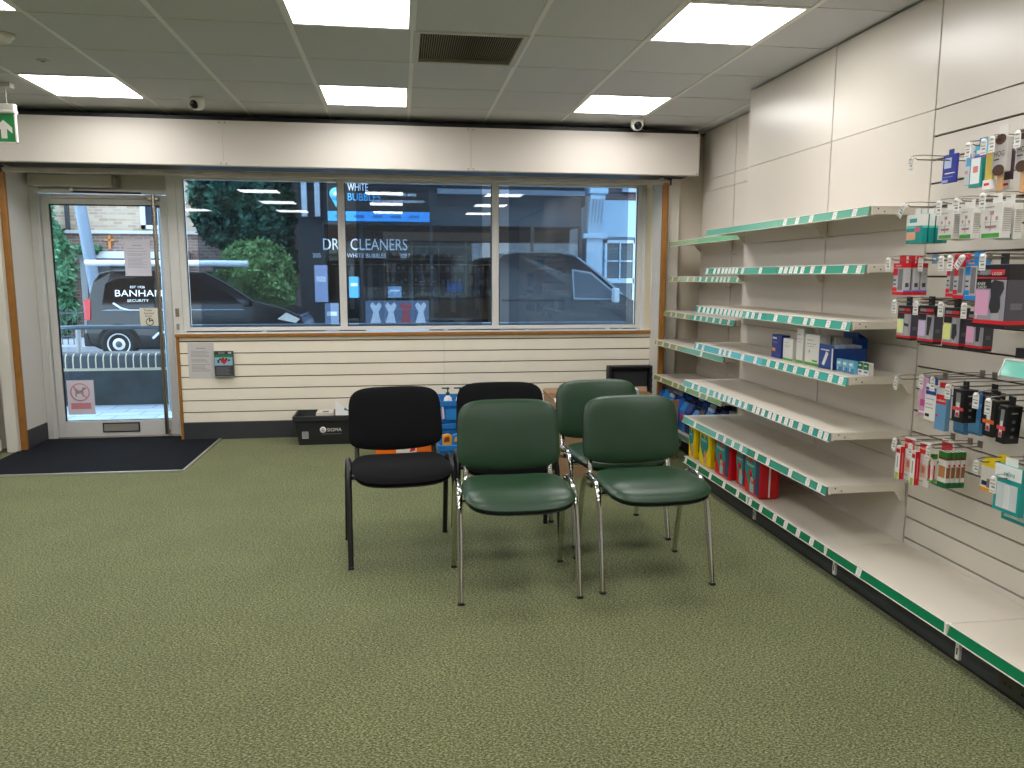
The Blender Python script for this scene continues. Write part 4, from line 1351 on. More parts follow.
def crate(name, label, x0, x1, y0, y1, z0, h, m, taper=.025, rim=.012, rimh=.045, cat='crate'):
    t = thing(name, label, cat, ((x0 + x1) / 2, (y0 + y1) / 2, z0))
    b = MB()
    th = .006
    a0, a1, b0, b1 = x0 + taper, x1 - taper, y0 + taper, y1 - taper
    zt = z0 + h
    for ins, flip in ((0, False), (th, True)):
        lo = [(a0 + ins, b0 + ins, z0 + (ins and .006)), (a1 - ins, b0 + ins, z0 + (ins and .006)), (a1 - ins, b1 - ins, z0 + (ins and .006)), (a0 + ins, b1 - ins, z0 + (ins and .006))]
        hi = [(x0 + ins, y0 + ins, zt), (x1 - ins, y0 + ins, zt), (x1 - ins, y1 - ins, zt), (x0 + ins, y1 - ins, zt)]
        fs = [(0, 1, 5, 4), (1, 2, 6, 5), (2, 3, 7, 6), (3, 0, 4, 7), (3, 2, 1, 0)]
        if flip:
            fs = [tuple(reversed(f)) for f in fs]
        b.add(lo + hi, fs, m)
    b.build('body', t, fix=False)
    r = MB()
    r.box(x0 - rim, x1 + rim, y0 - rim, y0 + th, zt - rimh, zt, m)
    r.box(x0 - rim, x1 + rim, y1 - th, y1 + rim, zt - rimh, zt, m)
    r.box(x0 - rim, x0 + th, y0 + th, y1 - th, zt - rimh, zt, m)
    r.box(x1 - th, x1 + rim, y0 + th, y1 - th, zt - rimh, zt, m)
    r.build('rim', t, bevel=.004)
    return t


BKC = mat('232528', .5, noise=.05, nscale=10)
bc = crate('storage_crate', 'black plastic crate with a white round emblem on the floor', -.875, -.295, 6.33, 6.64, .002, .245, BKC, .03)
yf = 6.345
sc = MB().box(-.815, -.765, yf - .012, yf - .0115, .060, .118, mat('b9bab8', .5))
for k in range(6):
    sc.box(-.811, -.769, yf - .0125, yf - .012, .065 + .009 * k, .0695 + .009 * k, mat('6a6c70', .6))
sc.build('barcode_sticker', bc)
lettering('SIGMA', WHT, (-.615, yf - .012, .116), (1, 0, 0), (0, 0, 1), width=.115, height=.027, parent=bc)
em = MB().lathe([(.012, -.0005), (.026, -.0005), (.026, .0005), (.012, .0005)], WHT, (-.648, yf - .012, .130), 18, 'y', True, False)
em.box(-.66, -.636, yf - .013, yf - .0125, .126, .134, WHT).box(-.66, -.50, yf - .0125, yf - .012, .094, .097, mat('8f9194', .6))
em.build('round_emblem', bc)
pp = thing('paper_sheet', 'white folded leaflet with a teal mark sticking out of the black crate', 'leaflet', (-.46, 6.5, .03))
MB().prism([(-.56, .20), (-.56, .345), (-.50, .30), (-.38, .25), (-.38, .20)], 'y', 6.50, 6.503, PAPER).build('sheet', pp)
MB().prism([(-.49, .262), (-.44, .250), (-.46, .24), (-.42, .235), (-.48, .285)], 'y', 6.4992, 6.4998, TEAL).build('teal_mark', pp)
MB().box(-.57, -.36, 6.46, 6.56, .02, .2, mat('cfcac0', .6)).build('sheet_stack', pp)
pp = thing('paper_sheet', 'cream papers lying on top inside the black crate', 'papers', (-.64, 6.5, .03))
MB().box(-.71, -.575, 6.42, 6.60, .02, .257, mat('d8d3c6', .6)).build('sheet_stack', pp, bevel=.003)
MB().box(-.66, -.61, 6.44, 6.50, .257, .2578, mat('5a5a5c', .6)).build('printed_patch', pp)

BLC = mat('1c74c0', .4, noise=.04, nscale=10)
crate('blue_crate', 'blue plastic crate under another blue crate by the slat wall', .30, .74, 6.14, 6.52, .002, .19, BLC, .02, .008)
c2 = crate('blue_crate', 'upper blue plastic crate filled with pump bottles', .30, .74, 6.14, 6.52, .193, .185, BLC, .02, .008)
MB().box(.345, .44, 6.128, 6.131, .225, .31, mat('2a86d0', .35)).build('front_panel', c2)
MB().prism([(.315, .23), (.335, .24), (.325, .33), (.312, .34)], 'y', 6.128, 6.132, mat('d8c6d2', .4)).build('sticker', c2)
c3 = crate('blue_crate', 'low blue plastic crate holding orange and blue packets', .255, .60, 5.50, 5.84, .002, .155, BLC, .015, .008)
for k, (xx, cc) in enumerate(((.282, 'e8a02c'), (.358, '2a78c8'), (.435, 'd9dfe6'), (.505, 'e8a02c'))):
    r = thing('food_packet', ('orange packet', 'bright blue packet', 'pale packet', 'second orange packet')[k] + ' standing in the low blue crate', 'packet', (xx, 5.62, .01))
    MB().prism([(xx, .01), (xx + .07, .01), (xx + .072, .215), (xx + .045, .232), (xx + .003, .222)], 'y', 5.545, 5.57, mat(cc, .3)).build('packet', r, bevel=.004)
    MB().prism([(xx + .012, .17), (xx + .055, .175), (xx + .05, .212), (xx + .02, .205)], 'y', 5.5435, 5.5449, mat(('7a3a1a', 'e8b040', '2a68b8', 'f4efe4')[k], .4)).build('print', r)
for k, xx in enumerate((.37, .47, .57)):
    r = thing('pump_bottle', 'white bottle with a dark green pump in the upper blue crate', 'bottle', (xx, 6.28, .20), group='pump bottles in the upper blue crate')
    MB().lathe([(.036, 0), (.038, .01), (.038, .15), (.03, .185), (.014, .20), (.014, .21)], WHT, (0, 0, 0), 16).build('bottle', r, world=False)
    MB().lathe([(.0385, .05), (.0387, .13)], [mat('5f7f3a', .5, noise=.6, nscale=60), mat('3a6a8a', .5), mat('5f7f3a', .5)][k], (0, 0, 0), 16).build('label_band', r, world=False)
    MB().lathe([(.016, .205), (.017, .225), (.006, .23), (.006, .255), (.014, .257), (.014, .268)], mat('0f3a3c', .35), (0, 0, 0), 12).box(-.05, .005, -.007, .007, .258, .268, mat('0f3a3c', .35)).build('pump', r, world=False)

CARDB = mat('a58464', .8, noise=.06, nscale=10)


def carton(label, x0, x1, y0, y1, h, flaps):
    t = thing('cardboard_box', label, 'box', ((x0 + x1) / 2, (y0 + y1) / 2, 0))
    b = MB()
    th = .005
    b.box(x0, x1, y0, y0 + th, .001, h, CARDB).box(x0, x1, y1 - th, y1, .001, h, CARDB)
    b.box(x0, x0 + th, y0 + th, y1 - th, .001, h, CARDB).box(x1 - th, x1, y0 + th, y1 - th, .001, h, CARDB)
    b.box(x0 + th, x1 - th, y0 + th, y1 - th, .001, .008, CARDB)
    b.build('walls', t)
    for (p, q, r_, s_) in flaps:
        f = MB()
        P, Q, R_, S_ = map(Vector, (p, q, r_, s_))
        nrm = (Q - P).cross(S_ - P).normalized() * .004
        f.add([P, Q, R_, S_, P + nrm, Q + nrm, R_ + nrm, S_ + nrm], [(0, 1, 2, 3), (7, 6, 5, 4), (0, 4, 5, 1), (1, 5, 6, 2), (2, 6, 7, 3), (3, 7, 4, 0)], CARDB)
        f.build('flap', t)
    return t


H1 = .53
carton('open cardboard box behind the green chairs with raised back flap', 1.02, 1.80, 5.06, 5.46, H1,
       [((1.02, 5.459, H1), (1.80, 5.459, H1), (1.80, 5.475, H1 + .035), (1.02, 5.475, H1 + .035)),
        ((1.021, 5.06, H1), (1.021, 5.459, H1), (1.01, 5.459, H1 + .03), (1.01, 5.06, H1 + .025))])
carton('second cardboard box under the black tray beside the shelving', 1.78, 2.06, 5.5, 5.9, .41,
       [((1.78, 5.50, .41), (2.06, 5.50, .41), (2.06, 5.48, .46), (1.78, 5.48, .46))])
r = thing('carton_of_paper', 'light blue and white carton standing in the cardboard box', 'carton', (1.60, 5.23, .01))
MB().box(1.56, 1.64, 5.15, 5.32, .012, .595, mat('c4d4e4', .5)).build('carton', r, bevel=.003)
MB().box(1.565, 1.635, 5.149, 5.15, .52, .58, mat('9ab4d2', .5)).build('print', r)
r = thing('paper_stack', 'cream papers lying in the open cardboard box', 'papers', (1.2, 5.25, .01))
MB().box(1.04, 1.44, 5.09, 5.42, .012, .50, mat('d8d0c4', .7)).build('stack', r, bevel=.003)
MB().box(1.10, 1.35, 5.12, 5.38, .50, .506, PAPER).build('top_sheet', r)

# black crate tipped up against the wall
bt = thing('tray_on_edge', 'black plastic tray standing on edge against the slat wall', 'tray', (2.0, 6.64, 0))
TR = mat('1e2023', .5, noise=.05, nscale=8)
m = MB()
for k, (x0, x1, y0, y1, z0, z1) in enumerate(((1.82, 2.225, 6.675, 6.69, .001, .585), (1.82, 1.845, 6.60, 6.675, .001, .585), (2.205, 2.225, 6.60, 6.675, .001, .585), (1.845, 2.205, 6.60, 6.675, .565, .585), (1.845, 2.205, 6.60, 6.675, .001, .02))):
    m.box(x0, x1, y0, y1, z0, z1, TR)
m.build('tray', bt, bevel=.006, seg=2)
m = MB()
m.box(1.875, 2.185, 6.64, 6.674, .30, .53, mat('26282c', .55)).box(1.875, 2.185, 6.64, 6.674, .06, .27, mat('26282c', .55))
m.build('recess_panel', bt, bevel=.004)
for k in range(9):
    MB().box(2.205, 2.222, 6.594, 6.60, .06 + .055 * k, .085 + .055 * k, TR).build('rib', bt)

# ================================================================== outside
RD = -.29
PAVE = brickmat('pavement', '9fb0c4', '93a5ba', '7f8ea0', .4, .2, 1.0, 'xy')
struct(box_obj('ramp_paving', -7, 4.5, 7.06, 8.66, -.12, 0, PAVE))
struct(box_obj('near_pavement', -14, 16, 8.9, 10.6, RD - .2, RD + .10, mat('8f97a0', .9, noise=.08, nscale=6)))
struct(box_obj('road', -16, 18, 10.6, 18.0, RD - .2, RD, mat('767d87', .9, noise=.10, nscale=20)))
struct(box_obj('far_pavement', -16, 18, 18.0, 24, RD - .2, RD + .11, mat('9aa0a8', .9, noise=.08, nscale=6)))
# low wall with blue brick coping outside the door
lw = thing('low_wall', 'low dark painted wall with blue brick coping outside the door', 'wall', (-3, 8.75, 0))
MB().box(-6.5, 4.0, 8.66, 8.90, RD, .385, mat('2e3a44', .85, noise=.35, nscale=5, bump=.4, bscale=40)).build('wall_body', lw)
MB().box(-6.5, 4.0, 8.645, 8.915, .372, .398, mat('bdb6a2', .9)).build('mortar_bed', lw)
cp = None
rr = .09
prof = [(8.63, .40), (8.63, .49), (8.64, .53), (8.67, .555), (8.93, .555), (8.93, .40)]
MB().prism([(8.634, .40), (8.634, .49), (8.644, .527), (8.672, .551), (8.926, .551), (8.926, .40)], 'x', -6.5, 4.0, mat('d6cfb8', .9)).build('mortar_core', lw)
for k in range(140):
    x = -6.5 + .075 * k
    if cp is None:
        o = MB().prism(prof, 'x', 0, .066, mat('33424f', .45, noise=.2, nscale=9)).build('brick', lw, world=False, bevel=.006)
        cp = o.data
    else:
        o = bpy.data.objects.new('brick', cp)
        COL.objects.link(o)
        o.parent = lw
    o.location = Vector((x, 0, 0)) - Vector((-3, 8.75, 0))
hr = thing('hand_rail', 'dark steel hand rail above the low brick wall', 'railing', (-3, 8.78, .55))
HM = mat('4a5a68', .4, .3)
MB().tube([(-3.62, 8.78, .70), (-3.62, 8.78, .80), (-3.58, 8.78, .822), (-3.4, 8.78, .826), (2.6, 8.78, .83)], .024, HM, 10).build('rail', hr)
for x in (-3.42, -1.5, .5, 2.4):
    MB().tube([(x, 8.80, .55), (x, 8.80, .82)], .026, mat('a3a8ae', .5), 10).build('post', hr)


# ------------------------------------------------------------------ vehicles
def wheel(parent, x, y, z, r, side=-1):
    w_ = thing('w', '', '') if False else None
    t = MB()
    t.lathe([(r * .64, 0), (r * .68, -.02), (r * .9, -.03), (r, -.005), (r, .19), (r * .9, .21), (r * .6, .2)], mat('1c1d1f', .85), (x, y, z), 28, 'y')
    tw = t.build('tyre', parent)
    rm_ = MB()
    rm_.lathe([(r * .68, -.012), (r * .60, -.012), (r * .56, .03), (r * .36, .0), (r * .30, -.01), (0, -.01)], mat('d4d9de', .4), (x, y, z), 28, 'y', True, False)
    rm_.build('rim', tw)
    h = MB()
    for k in range(12):
        a = 2 * PI * k / 12
        h.lathe([(0, 0), (r * .07, 0), (r * .07, .004)], mat('24272b', .7), (x + r * .48 * math.cos(a), y + .004, z + r * .48 * math.sin(a)), 8, 'y')
    h.lathe([(0, -.02), (r * .18, -.016), (r * .22, 0)], mat('4a5058', .4), (x, y, z), 14, 'y')
    h.build('rim_holes', tw)
    return tw


def vbody(prof, y0, y1, X0, m, name, parent, zwaist=.95, inset=.10, ztop=1.8):
    """side profile extruded across the van; sides lean in above the waist"""
    def tv(p, far):
        x, y, z = p
        k = max(0, (z - RD - zwaist) / (ztop - zwaist))
        return (x, y + (-inset if far else inset) * k, z)
    return MB().prism([(X0 + a, RD + b) for a, b in prof], 'y', y0, y1, m, tv).build(name, parent, bevel=.04, seg=3)


def flatpoly(parent, name, pts, X0, y, m, th=.014, zw=.95, inset=.10, ztop=1.8):
    mb = MB()

    def tv(p, far):
        x, yy, z = p
        k = max(0, (z - RD - zw) / (ztop - zw))
        return (x, yy + inset * k, z)
    mb.prism([(X0 + a, RD + b) for a, b in pts], 'y', y - th, y + .02, m, tv)
    return mb.build(name, parent)


VBLK = mat('0b0e13', .12)
VWIN = mat('05080b', .05)
v1 = thing('van', 'black trade van with white lettering parked across the road', 'van', (-4, 16.8, RD))
VX = -6.08
VY = 16.0
prof = [(.05, .32), (.0, .55), (.03, 1.0), (.16, 1.55), (.28, 1.72), (.5, 1.76), (1.4, 1.78), (2.25, 1.74), (2.7, 1.50), (3.15, 1.18), (3.75, 1.02), (4.08, .86), (4.18, .6), (4.15, .3), (3.9, .22), (.25, .22)]
vbody(prof, VY, VY + 1.75, VX, VBLK, 'body', v1)
flatpoly(v1, 'rear_side_window', [(.32, 1.02), (.40, 1.50), (.62, 1.60), (1.30, 1.62), (1.30, 1.02)], VX, VY, VWIN)
flatpoly(v1, 'side_window', [(1.36, 1.02), (1.36, 1.62), (2.15, 1.60), (2.60, 1.38), (2.98, 1.08), (2.95, 1.02)], VX, VY, VWIN)
flatpoly(v1, 'light_line', [(.30, .985), (.42, 1.0), (2.98, 1.0), (2.98, .985)], VX, VY, mat('8fa3b8', .3), .018)
flatpoly(v1, 'swoosh', [(.52, 1.12), (.66, 1.02), (.80, .985), (1.6, .985), (1.6, 1.0), (.82, 1.0), (.69, 1.045), (.55, 1.14)], VX, VY, mat('cfe0ee', .3), .022)
flatpoly(v1, 'swoosh', [(1.25, .42), (1.36, .52), (1.55, .55), (1.55, .58), (1.34, .56), (1.22, .45)], VX, VY, mat('cfe0ee', .3), .022)
flatpoly(v1, 'door_seam', [(1.32, .35), (1.335, .35), (1.335, 1.64), (1.32, 1.64)], VX, VY, mat('05070a', .5), .016)
flatpoly(v1, 'tail_light', [(.0, .80), (.10, .80), (.12, 1.20), (.04, 1.20)], VX, VY, mat('c01f2a', .2), .012)
MB().box(VX - .012, VX + .05, VY + .03, VY + .16, RD + .8, RD + 1.2, mat('c01f2a', .2)).build('tail_lamp', v1, bevel=.01)
MB().box(VX - .06, VX + .20, VY + .02, VY + 1.73, RD + .28, RD + .55, mat('15181c', .6)).build('rear_bumper', v1, bevel=.04, seg=2)
flatpoly(v1, 'headlight', [(3.62, .80), (3.98, .72), (4.06, .80), (3.80, .93)], VX, VY, mat('e9e2d2', .1), .014)
flatpoly(v1, 'windscreen', [(2.72, 1.46), (2.68, 1.44), (3.10, 1.14), (3.14, 1.16)], VX, VY, VWIN)
wheel(v1, VX + .60, VY - .015, RD + .325, .325)
wheel(v1, VX + 3.30, VY - .015, RD + .325, .325)
flatpoly(v1, 'wheel_arch', [(.60 + .40 * math.cos(PI * k / 10), .33 + .40 * math.sin(PI * k / 10)) for k in range(11)], VX, VY, mat('0c0d10', .7), .005)
MB().box(VX + 3.0, VX + 3.12, VY - .18, VY - .02, RD + 1.05, RD + 1.22, VBLK).build('mirror', v1, bevel=.03, seg=2)
rk = MB()
for xx in (.45, 1.5, 2.4):
    rk.box(VX + xx, VX + xx + .04, VY + .12, VY + 1.62, RD + 1.80, RD + 1.84, mat('2a2d31', .5))
    rk.box(VX + xx, VX + xx + .04, VY + .16, VY + .20, RD + 1.74, RD + 1.80, mat('2a2d31', .5))
rk.build('roof_bars', v1)
MB().tube([(VX + .0, VY + .24, RD + 1.90), (VX + 3.05, VY + .24, RD + 1.90)], .062, mat('d5dce2', .4), 14).build('pipe_carrier', v1, label='white pipe carrier tube on the roof')
MB().box(VX + .95, VX + 2.6, VY + .36, VY + .80, RD + 1.85, RD + 1.97, mat('b7c0c8', .5)).build('ladder_stack', v1)
VT = mat('f2f4f4', .5)
yl = VY - .022
lettering('BANHAM', VT, (VX + .58, VY + .012, RD + 1.256), (1, 0, 0), (0, .115, 1), width=.87, height=.125, parent=v1)
lettering('EST 1926', VT, (VX + .86, VY + .030, RD + 1.415), (1, 0, 0), (0, .115, 1), width=.27, height=.045, parent=v1)
lettering('SECURITY', VT, (VX + .80, VY - .003, RD + 1.15), (1, 0, 0), (0, .115, 1), width=.40, height=.05, parent=v1)

v2 = thing('van', 'large dark grey van facing the white bay window building', 'van', (3, 16.8, RD))
VX2 = .9
VG = mat('1a2027', .2)
prof = [(1.1, .35), (1.1, 2.0), (1.2, 2.13), (1.5, 2.16), (2.4, 2.16), (2.75, 2.10), (3.2, 1.78), (3.75, 1.30), (3.95, 1.18), (4.35, 1.02), (4.50, .8), (4.52, .3), (4.3, .22), (1.2, .25)]
vbody(prof, 15.9, 17.85, VX2, VG, 'body', v2, 1.1, .12, 2.15)
flatpoly(v2, 'side_window', [(2.72, 1.22), (2.70, 1.78), (3.05, 1.72), (3.62, 1.26), (3.60, 1.20)], VX2, 15.9, mat('51616c', .1, coat=.4), .018, 1.1, .12, 2.15)
flatpoly(v2, 'window_trim', [(2.69, 1.18), (2.67, 1.81), (3.07, 1.75), (3.68, 1.26), (3.65, 1.17)], VX2, 15.9, mat('8fa0ae', .3), .010, 1.1, .12, 2.15)
flatpoly(v2, 'panel_line', [(1.2, 1.15), (2.5, 1.15), (2.5, 1.18), (1.2, 1.18)], VX2, 15.9, mat('1a2027', .4), .008, 1.1, .12, 2.15)
flatpoly(v2, 'roof_edge', [(2.78, 2.08), (3.22, 1.77), (3.76, 1.30), (3.74, 1.27), (3.19, 1.74), (2.76, 2.05)], VX2, 15.9, mat('8fa0b0', .25), .012, 1.1, .12, 2.15)
flatpoly(v2, 'headlight', [(4.05, .85), (4.40, .78), (4.42, .92), (4.12, 1.02)], VX2, 15.9, mat('d5dde2', .1), .012, 1.1, .12, 2.15)
MB().box(VX2 + 3.50, VX2 + 3.62, 15.66, 15.88, RD + 1.12, RD + 1.42, mat('c9d2da', .4)).build('mirror', v2, bevel=.03, seg=2)
wheel(v2, VX2 + 1.7, 15.88, RD + .34, .34)
wheel(v2, VX2 + 3.7, 15.88, RD + .34, .34)

# ------------------------------------------------------------------ buildings opposite
BRY = brickmat('yellow_brick', 'c9b6a0', 'a98f7a', 'b9b2a8', .23, .08)
BRR = brickmat('red_brick', '9a7c70', '7c6056', '9b9590', .23, .08)
BRD = brickmat('dark_brick', '5a4a4a', '4a3d40', '6a6260', .23, .08)
bh = thing('brick_hall', 'pale brick hall with a cross on its lower wall across the road', 'building', (-8, 23, RD))
MB().box(-16, -3.6, 21.2, 28, RD, 2.42, BRR).build('lower_wall', bh)
MB().box(-16, -3.4, 21.1, 21.3, 2.42, 2.50, mat('c7cbd0', .8)).build('coping', bh)
MB().box(-16, -4.9, 21.5, 28, 2.42, 8.0, BRY).build('upper_wall', bh)
MB().box(-5, 1, 26, 28, RD, 9, BRD).build('rear_wing', bh)
WF = mat('d5dde6', .5)
for x0, x1, z0, z1 in ((-6.62, -5.95, 2.56, 4.6), (-9.6, -8.95, 2.9, 4.6)):
    f = MB().box(x0, x0 + .12, 21.44, 21.52, z0, z1, WF).box(x1 - .12, x1, 21.44, 21.52, z0, z1, WF).box(x0, x1, 21.44, 21.52, z0, z0 + .10, WF).box(x0 + .3, x0 + .36, 21.44, 21.52, z0, z1, WF).build('window_frame', bh)
    MB().box(x0 + .02, x1 - .02, 21.49, 21.515, z0 + .05, z1, mat('2a3a4a', .1)).build('window_glass', f)
MB().box(-8.42, -8.34, 21.38, 21.5, 2.5, 8.0, mat('3a4048', .5)).build('drain_pipe', bh)
MB().box(-9.2, -8.75, 21.10, 21.5, 2.46, 2.62, mat('3a4048', .6)).build('wall_box', bh)
MB().box(-7.34, -7.28, 21.14, 21.2, 2.03, 2.37, mat('d98a4a', .5)).box(-7.43, -7.19, 21.14, 21.2, 2.24, 2.285, mat('d98a4a', .5)).build('cross', bh, label='orange wooden cross')
MB().box(-7.38, -7.25, 21.10, 21.2, 1.86, 1.98, mat('2f4a4a', .6)).build('wall_lamp', bh)
f = MB().box(-8.0, -7.85, 21.0, 21.2, RD, 1.95, WF).box(-5.6, -5.45, 21.0, 21.2, RD, 1.95, WF).box(-8.05, -5.4, 20.98, 21.2, 1.80, 1.97, WF).build('garage_surround', bh)
MB().box(-7.85, -5.6, 21.1, 21.19, RD, 1.80, mat('39414a', .5)).build('garage_door', f)
# lamp post and railing
lp = thing('lamp_post', 'blue-grey lamp post leaning behind the black van', 'lamp post', (-6.72, 18.3, RD))
MB().tube([(-6.55, 18.3, RD), (-6.70, 18.3, 1.2), (-7.05, 18.3, 4.6)], [.13, .125, .11], mat('6f8499', .5), 14).build('pole', lp)
MB().tube([(-6.54, 18.3, RD + .02), (-6.58, 18.3, .45)], .16, mat('66798c', .5), 14).build('base_sleeve', lp)
MB().tube([(-7.05, 18.3, 4.6), (-7.10, 18.2, 5.2), (-7.1, 17.4, 5.5)], .05, mat('6f8499', .5), 10).build('arm', lp)
MB().box(-7.2, -7.0, 16.9, 17.5, 5.45, 5.56, mat('9aa4ad', .4)).build('lantern', lp, bevel=.03)
ra = thing('street_railing', 'dark iron railing with posts beyond the road beside the ivy', 'railing', (-7.6, 18.6, RD))
for x in (-8.05, -6.95):
    MB().box(x - .06, x + .06, 18.54, 18.66, RD, .95 if x < -7.5 else .80, mat('4a4f58' if x < -7.5 else '6d5f62', .7)).build('post', ra)
for z in (.0, .52):
    MB().tube([(-8.0, 18.6, z), (-7.0, 18.6, z)], .018, mat('4d5058', .6), 8).build('rail', ra)
for k in range(8):
    MB().tube([(-7.93 + .12 * k, 18.6, RD), (-7.93 + .12 * k, 18.6, .62)], .010, mat('4d5058', .6), 6).build('bar', ra)


# foliage
def leafmat(name, a, b, c):
    m = bpy.data.materials.new(name)
    m.use_nodes = True
    nt = m.node_tree
    bs = nt.nodes['Principled BSDF']
    bs.inputs['Roughness'].default_value = .7
    tc = nt.nodes.new('ShaderNodeTexCoord')
    n = nt.nodes.new('ShaderNodeTexNoise')
    n.inputs['Scale'].default_value = 3.5
    n.inputs['Detail'].default_value = 6
    nt.links.new(tc.outputs['Object'], n.inputs['Vector'])
    r = nt.nodes.new('ShaderNodeValToRGB')
    r.color_ramp.elements[0].position = .35
    r.color_ramp.elements[0].color = lin(a)
    r.color_ramp.elements[1].position = .65
    r.color_ramp.elements[1].color = lin(c)
    e = r.color_ramp.elements.new(.5)
    e.color = lin(b)
    nt.links.new(n.outputs[0], r.inputs[0])
    nt.links.new(r.outputs[0], bs.inputs['Base Color'])
    return m


def leaves(mb, n, c, rad, size, m, seed, shell=.55):
    rnd = random.Random(seed)
    c = Vector(c)
    V, F = [], []
    for k in range(n):
        while True:
            p = Vector((rnd.uniform(-1, 1), rnd.uniform(-1, 1), rnd.uniform(-1, 1)))
            if shell < p.length < 1:
                break
        p = Vector((p.x * rad[0], p.y * rad[1], p.z * rad[2])) + c
        d = Vector((rnd.gauss(0, 1), rnd.gauss(0, 1), rnd.gauss(0, 1))).normalized()
        e = d.cross(Vector((rnd.gauss(0, 1), rnd.gauss(0, 1), rnd.gauss(0, 1)))).normalized()
        s = size * rnd.uniform(.6, 1.3)
        q = len(V)
        V += [p - d * s, p + e * s * .45, p + d * s, p - e * s * .45]
        F.append((q, q + 1, q + 2, q + 3))
    mb.add(V, F, m)


def tree(label, name, blobs, size, m, trunk, seed, cat='tree', n=2600):
    t = thing(name, label, cat, (trunk[0], trunk[1], RD + .11))
    f = MB()
    core = MB()
    for k, (c, r) in enumerate(blobs):
        leaves(f, n, c, r, size, m, seed + k)
        prof_ = [(0, -.82 * r[2]), (.5, -.65 * r[2]), (.78, -.2 * r[2]), (.78, .25 * r[2]), (.5, .65 * r[2]), (0, .82 * r[2])]
        vs0 = len(core.v)
        core.lathe([(a, b) for a, b in prof_], m, (0, 0, 0), 12)
        for i in range(vs0, len(core.v)):
            x, y, z = core.v[i]
            core.v[i] = (x * r[0] + c[0], y * r[1] + c[1], z + c[2])
    o = f.build('foliage', t, fix=False)
    o['kind'] = 'stuff'
    core.build('foliage_mass', t)
    MB().tube([(trunk[0], trunk[1], RD + .11), (trunk[0] + .03, trunk[1], trunk[2])], [.12, .08], mat('4d4036', .9), 8).build('trunk', t)
    return t


LD = leafmat('dark_leaves', '16332a', '2c5546', '4c7d68')
LB = leafmat('bright_leaves', '36552c', '5f8648', '8fae70')
LI = leafmat('ivy_leaves', '2a5a40', '4a8560', '7ab08a')
tree('tall dark green tree between the hall and the dry cleaners', 'tree', [((-4.0, 20.15, 4.4), (1.3, .65, 2.0)), ((-3.3, 20.15, 3.0), (.74, .6, 1.6)), ((-4.3, 20.2, 3.2), (.8, .6, 1.2)), ((-3.25, 20.15, 1.6), (.7, .55, 1.3))], .11, LD, (-3.4, 20.15, 3.2), 3, n=4200)
tree('bright green rounded bush in front of the tall tree', 'bush', [((-3.35, 18.95, 1.40), (.92, .5, .85)), ((-2.98, 18.95, 1.1), (.55, .5, .8)), ((-3.3, 18.95, .55), (.85, .45, .8))], .075, LB, (-3.2, 18.95, 1.0), 17, 'bush', n=3200)
tree('pale green ivy bush on the hall wall by the lamp post', 'ivy', [((-8.5, 20.45, 1.55), (.62, .4, 1.2)), ((-8.8, 20.5, 2.9), (.5, .4, 1.5)), ((-8.4, 20.45, .5), (.5, .4, .7))], .085, LI, (-8.5, 20.45, 1.5), 29, 'ivy', n=2600)
tree('small tuft of greenery on the hall wall below the cross', 'wall_plant', [((-7.75, 20.9, 2.02), (.35, .15, .16))], .06, LI, (-7.75, 20.95, 1.9), 41, 'plant', n=350)

# dry cleaners
dc = thing('dry_cleaner_shop', 'dark dry cleaners shop with white window lettering across the road', 'shop', (1, 20, RD))
DK = mat('23282f', .4)
MB().box(-2.05, 4.48, 20.4, 24, RD, 2.6, mat('2a2d33', .8)).build('back_wall', dc)
MB().box(-2.35, 4.48, 19.1, 24, 3.75, 8.0, BRD).build('upper_wall', dc)
MB().box(-2.35, -1.83, 19.0, 20.4, RD, 3.75, DK).build('side_pier', dc)
MB().box(-1.83, 4.48, 19.1, 20.4, 2.58, 3.75, mat('474d55', .6)).build('fascia', dc)
MB().box(-2.4, 4.48, 18.75, 19.15, 3.70, 3.86, mat('a9b6c4', .6)).build('cornice', dc)
MB().box(.9, 4.48, 18.7, 19.1, 3.30, 3.42, mat('66707c', .6)).build('awning_box', dc)
for x in (-2.25, -1.95):
    MB().box(x, x + .12, 18.85, 19.02, 2.75, 3.68, mat('b9c4d0', .6)).build('corbel', dc)
MB().box(-1.83, 4.48, 19.02, 19.10, RD, .0, mat('3a4048', .5)).build('stall_riser', dc)
for x in (-1.83, -.95, .72, 2.2, 3.2, 4.40):
    MB().box(x, x + .07, 19.0, 19.09, .0, 2.60, mat('2b3138', .4)).build('shopfront_post', dc)
MB().box(-1.83, 4.48, 19.04, 19.05, .0, 2.58, CLEAR).build('shop_glass', dc)
LW = mat('dfe9f6', .5)
lettering('DRY CLEANERS', LW, (-1.80, 18.99, 1.98), (1, 0, 0), (0, 0, 1), width=1.98, height=.27, parent=dc)
lettering('WHITE BUBBLES', LW, (-1.25, 18.99, 1.80), (1, 0, 0), (0, 0, 1), width=.92, height=.10, parent=dc)
lettering('205', LW, (-2.05, 18.985, 1.80), (1, 0, 0), (0, 0, 1), width=.19, height=.10, parent=dc)
lettering('020 7', LW, (.02, 18.99, 1.80), (1, 0, 0), (0, 0, 1), width=.22, height=.10, parent=dc)
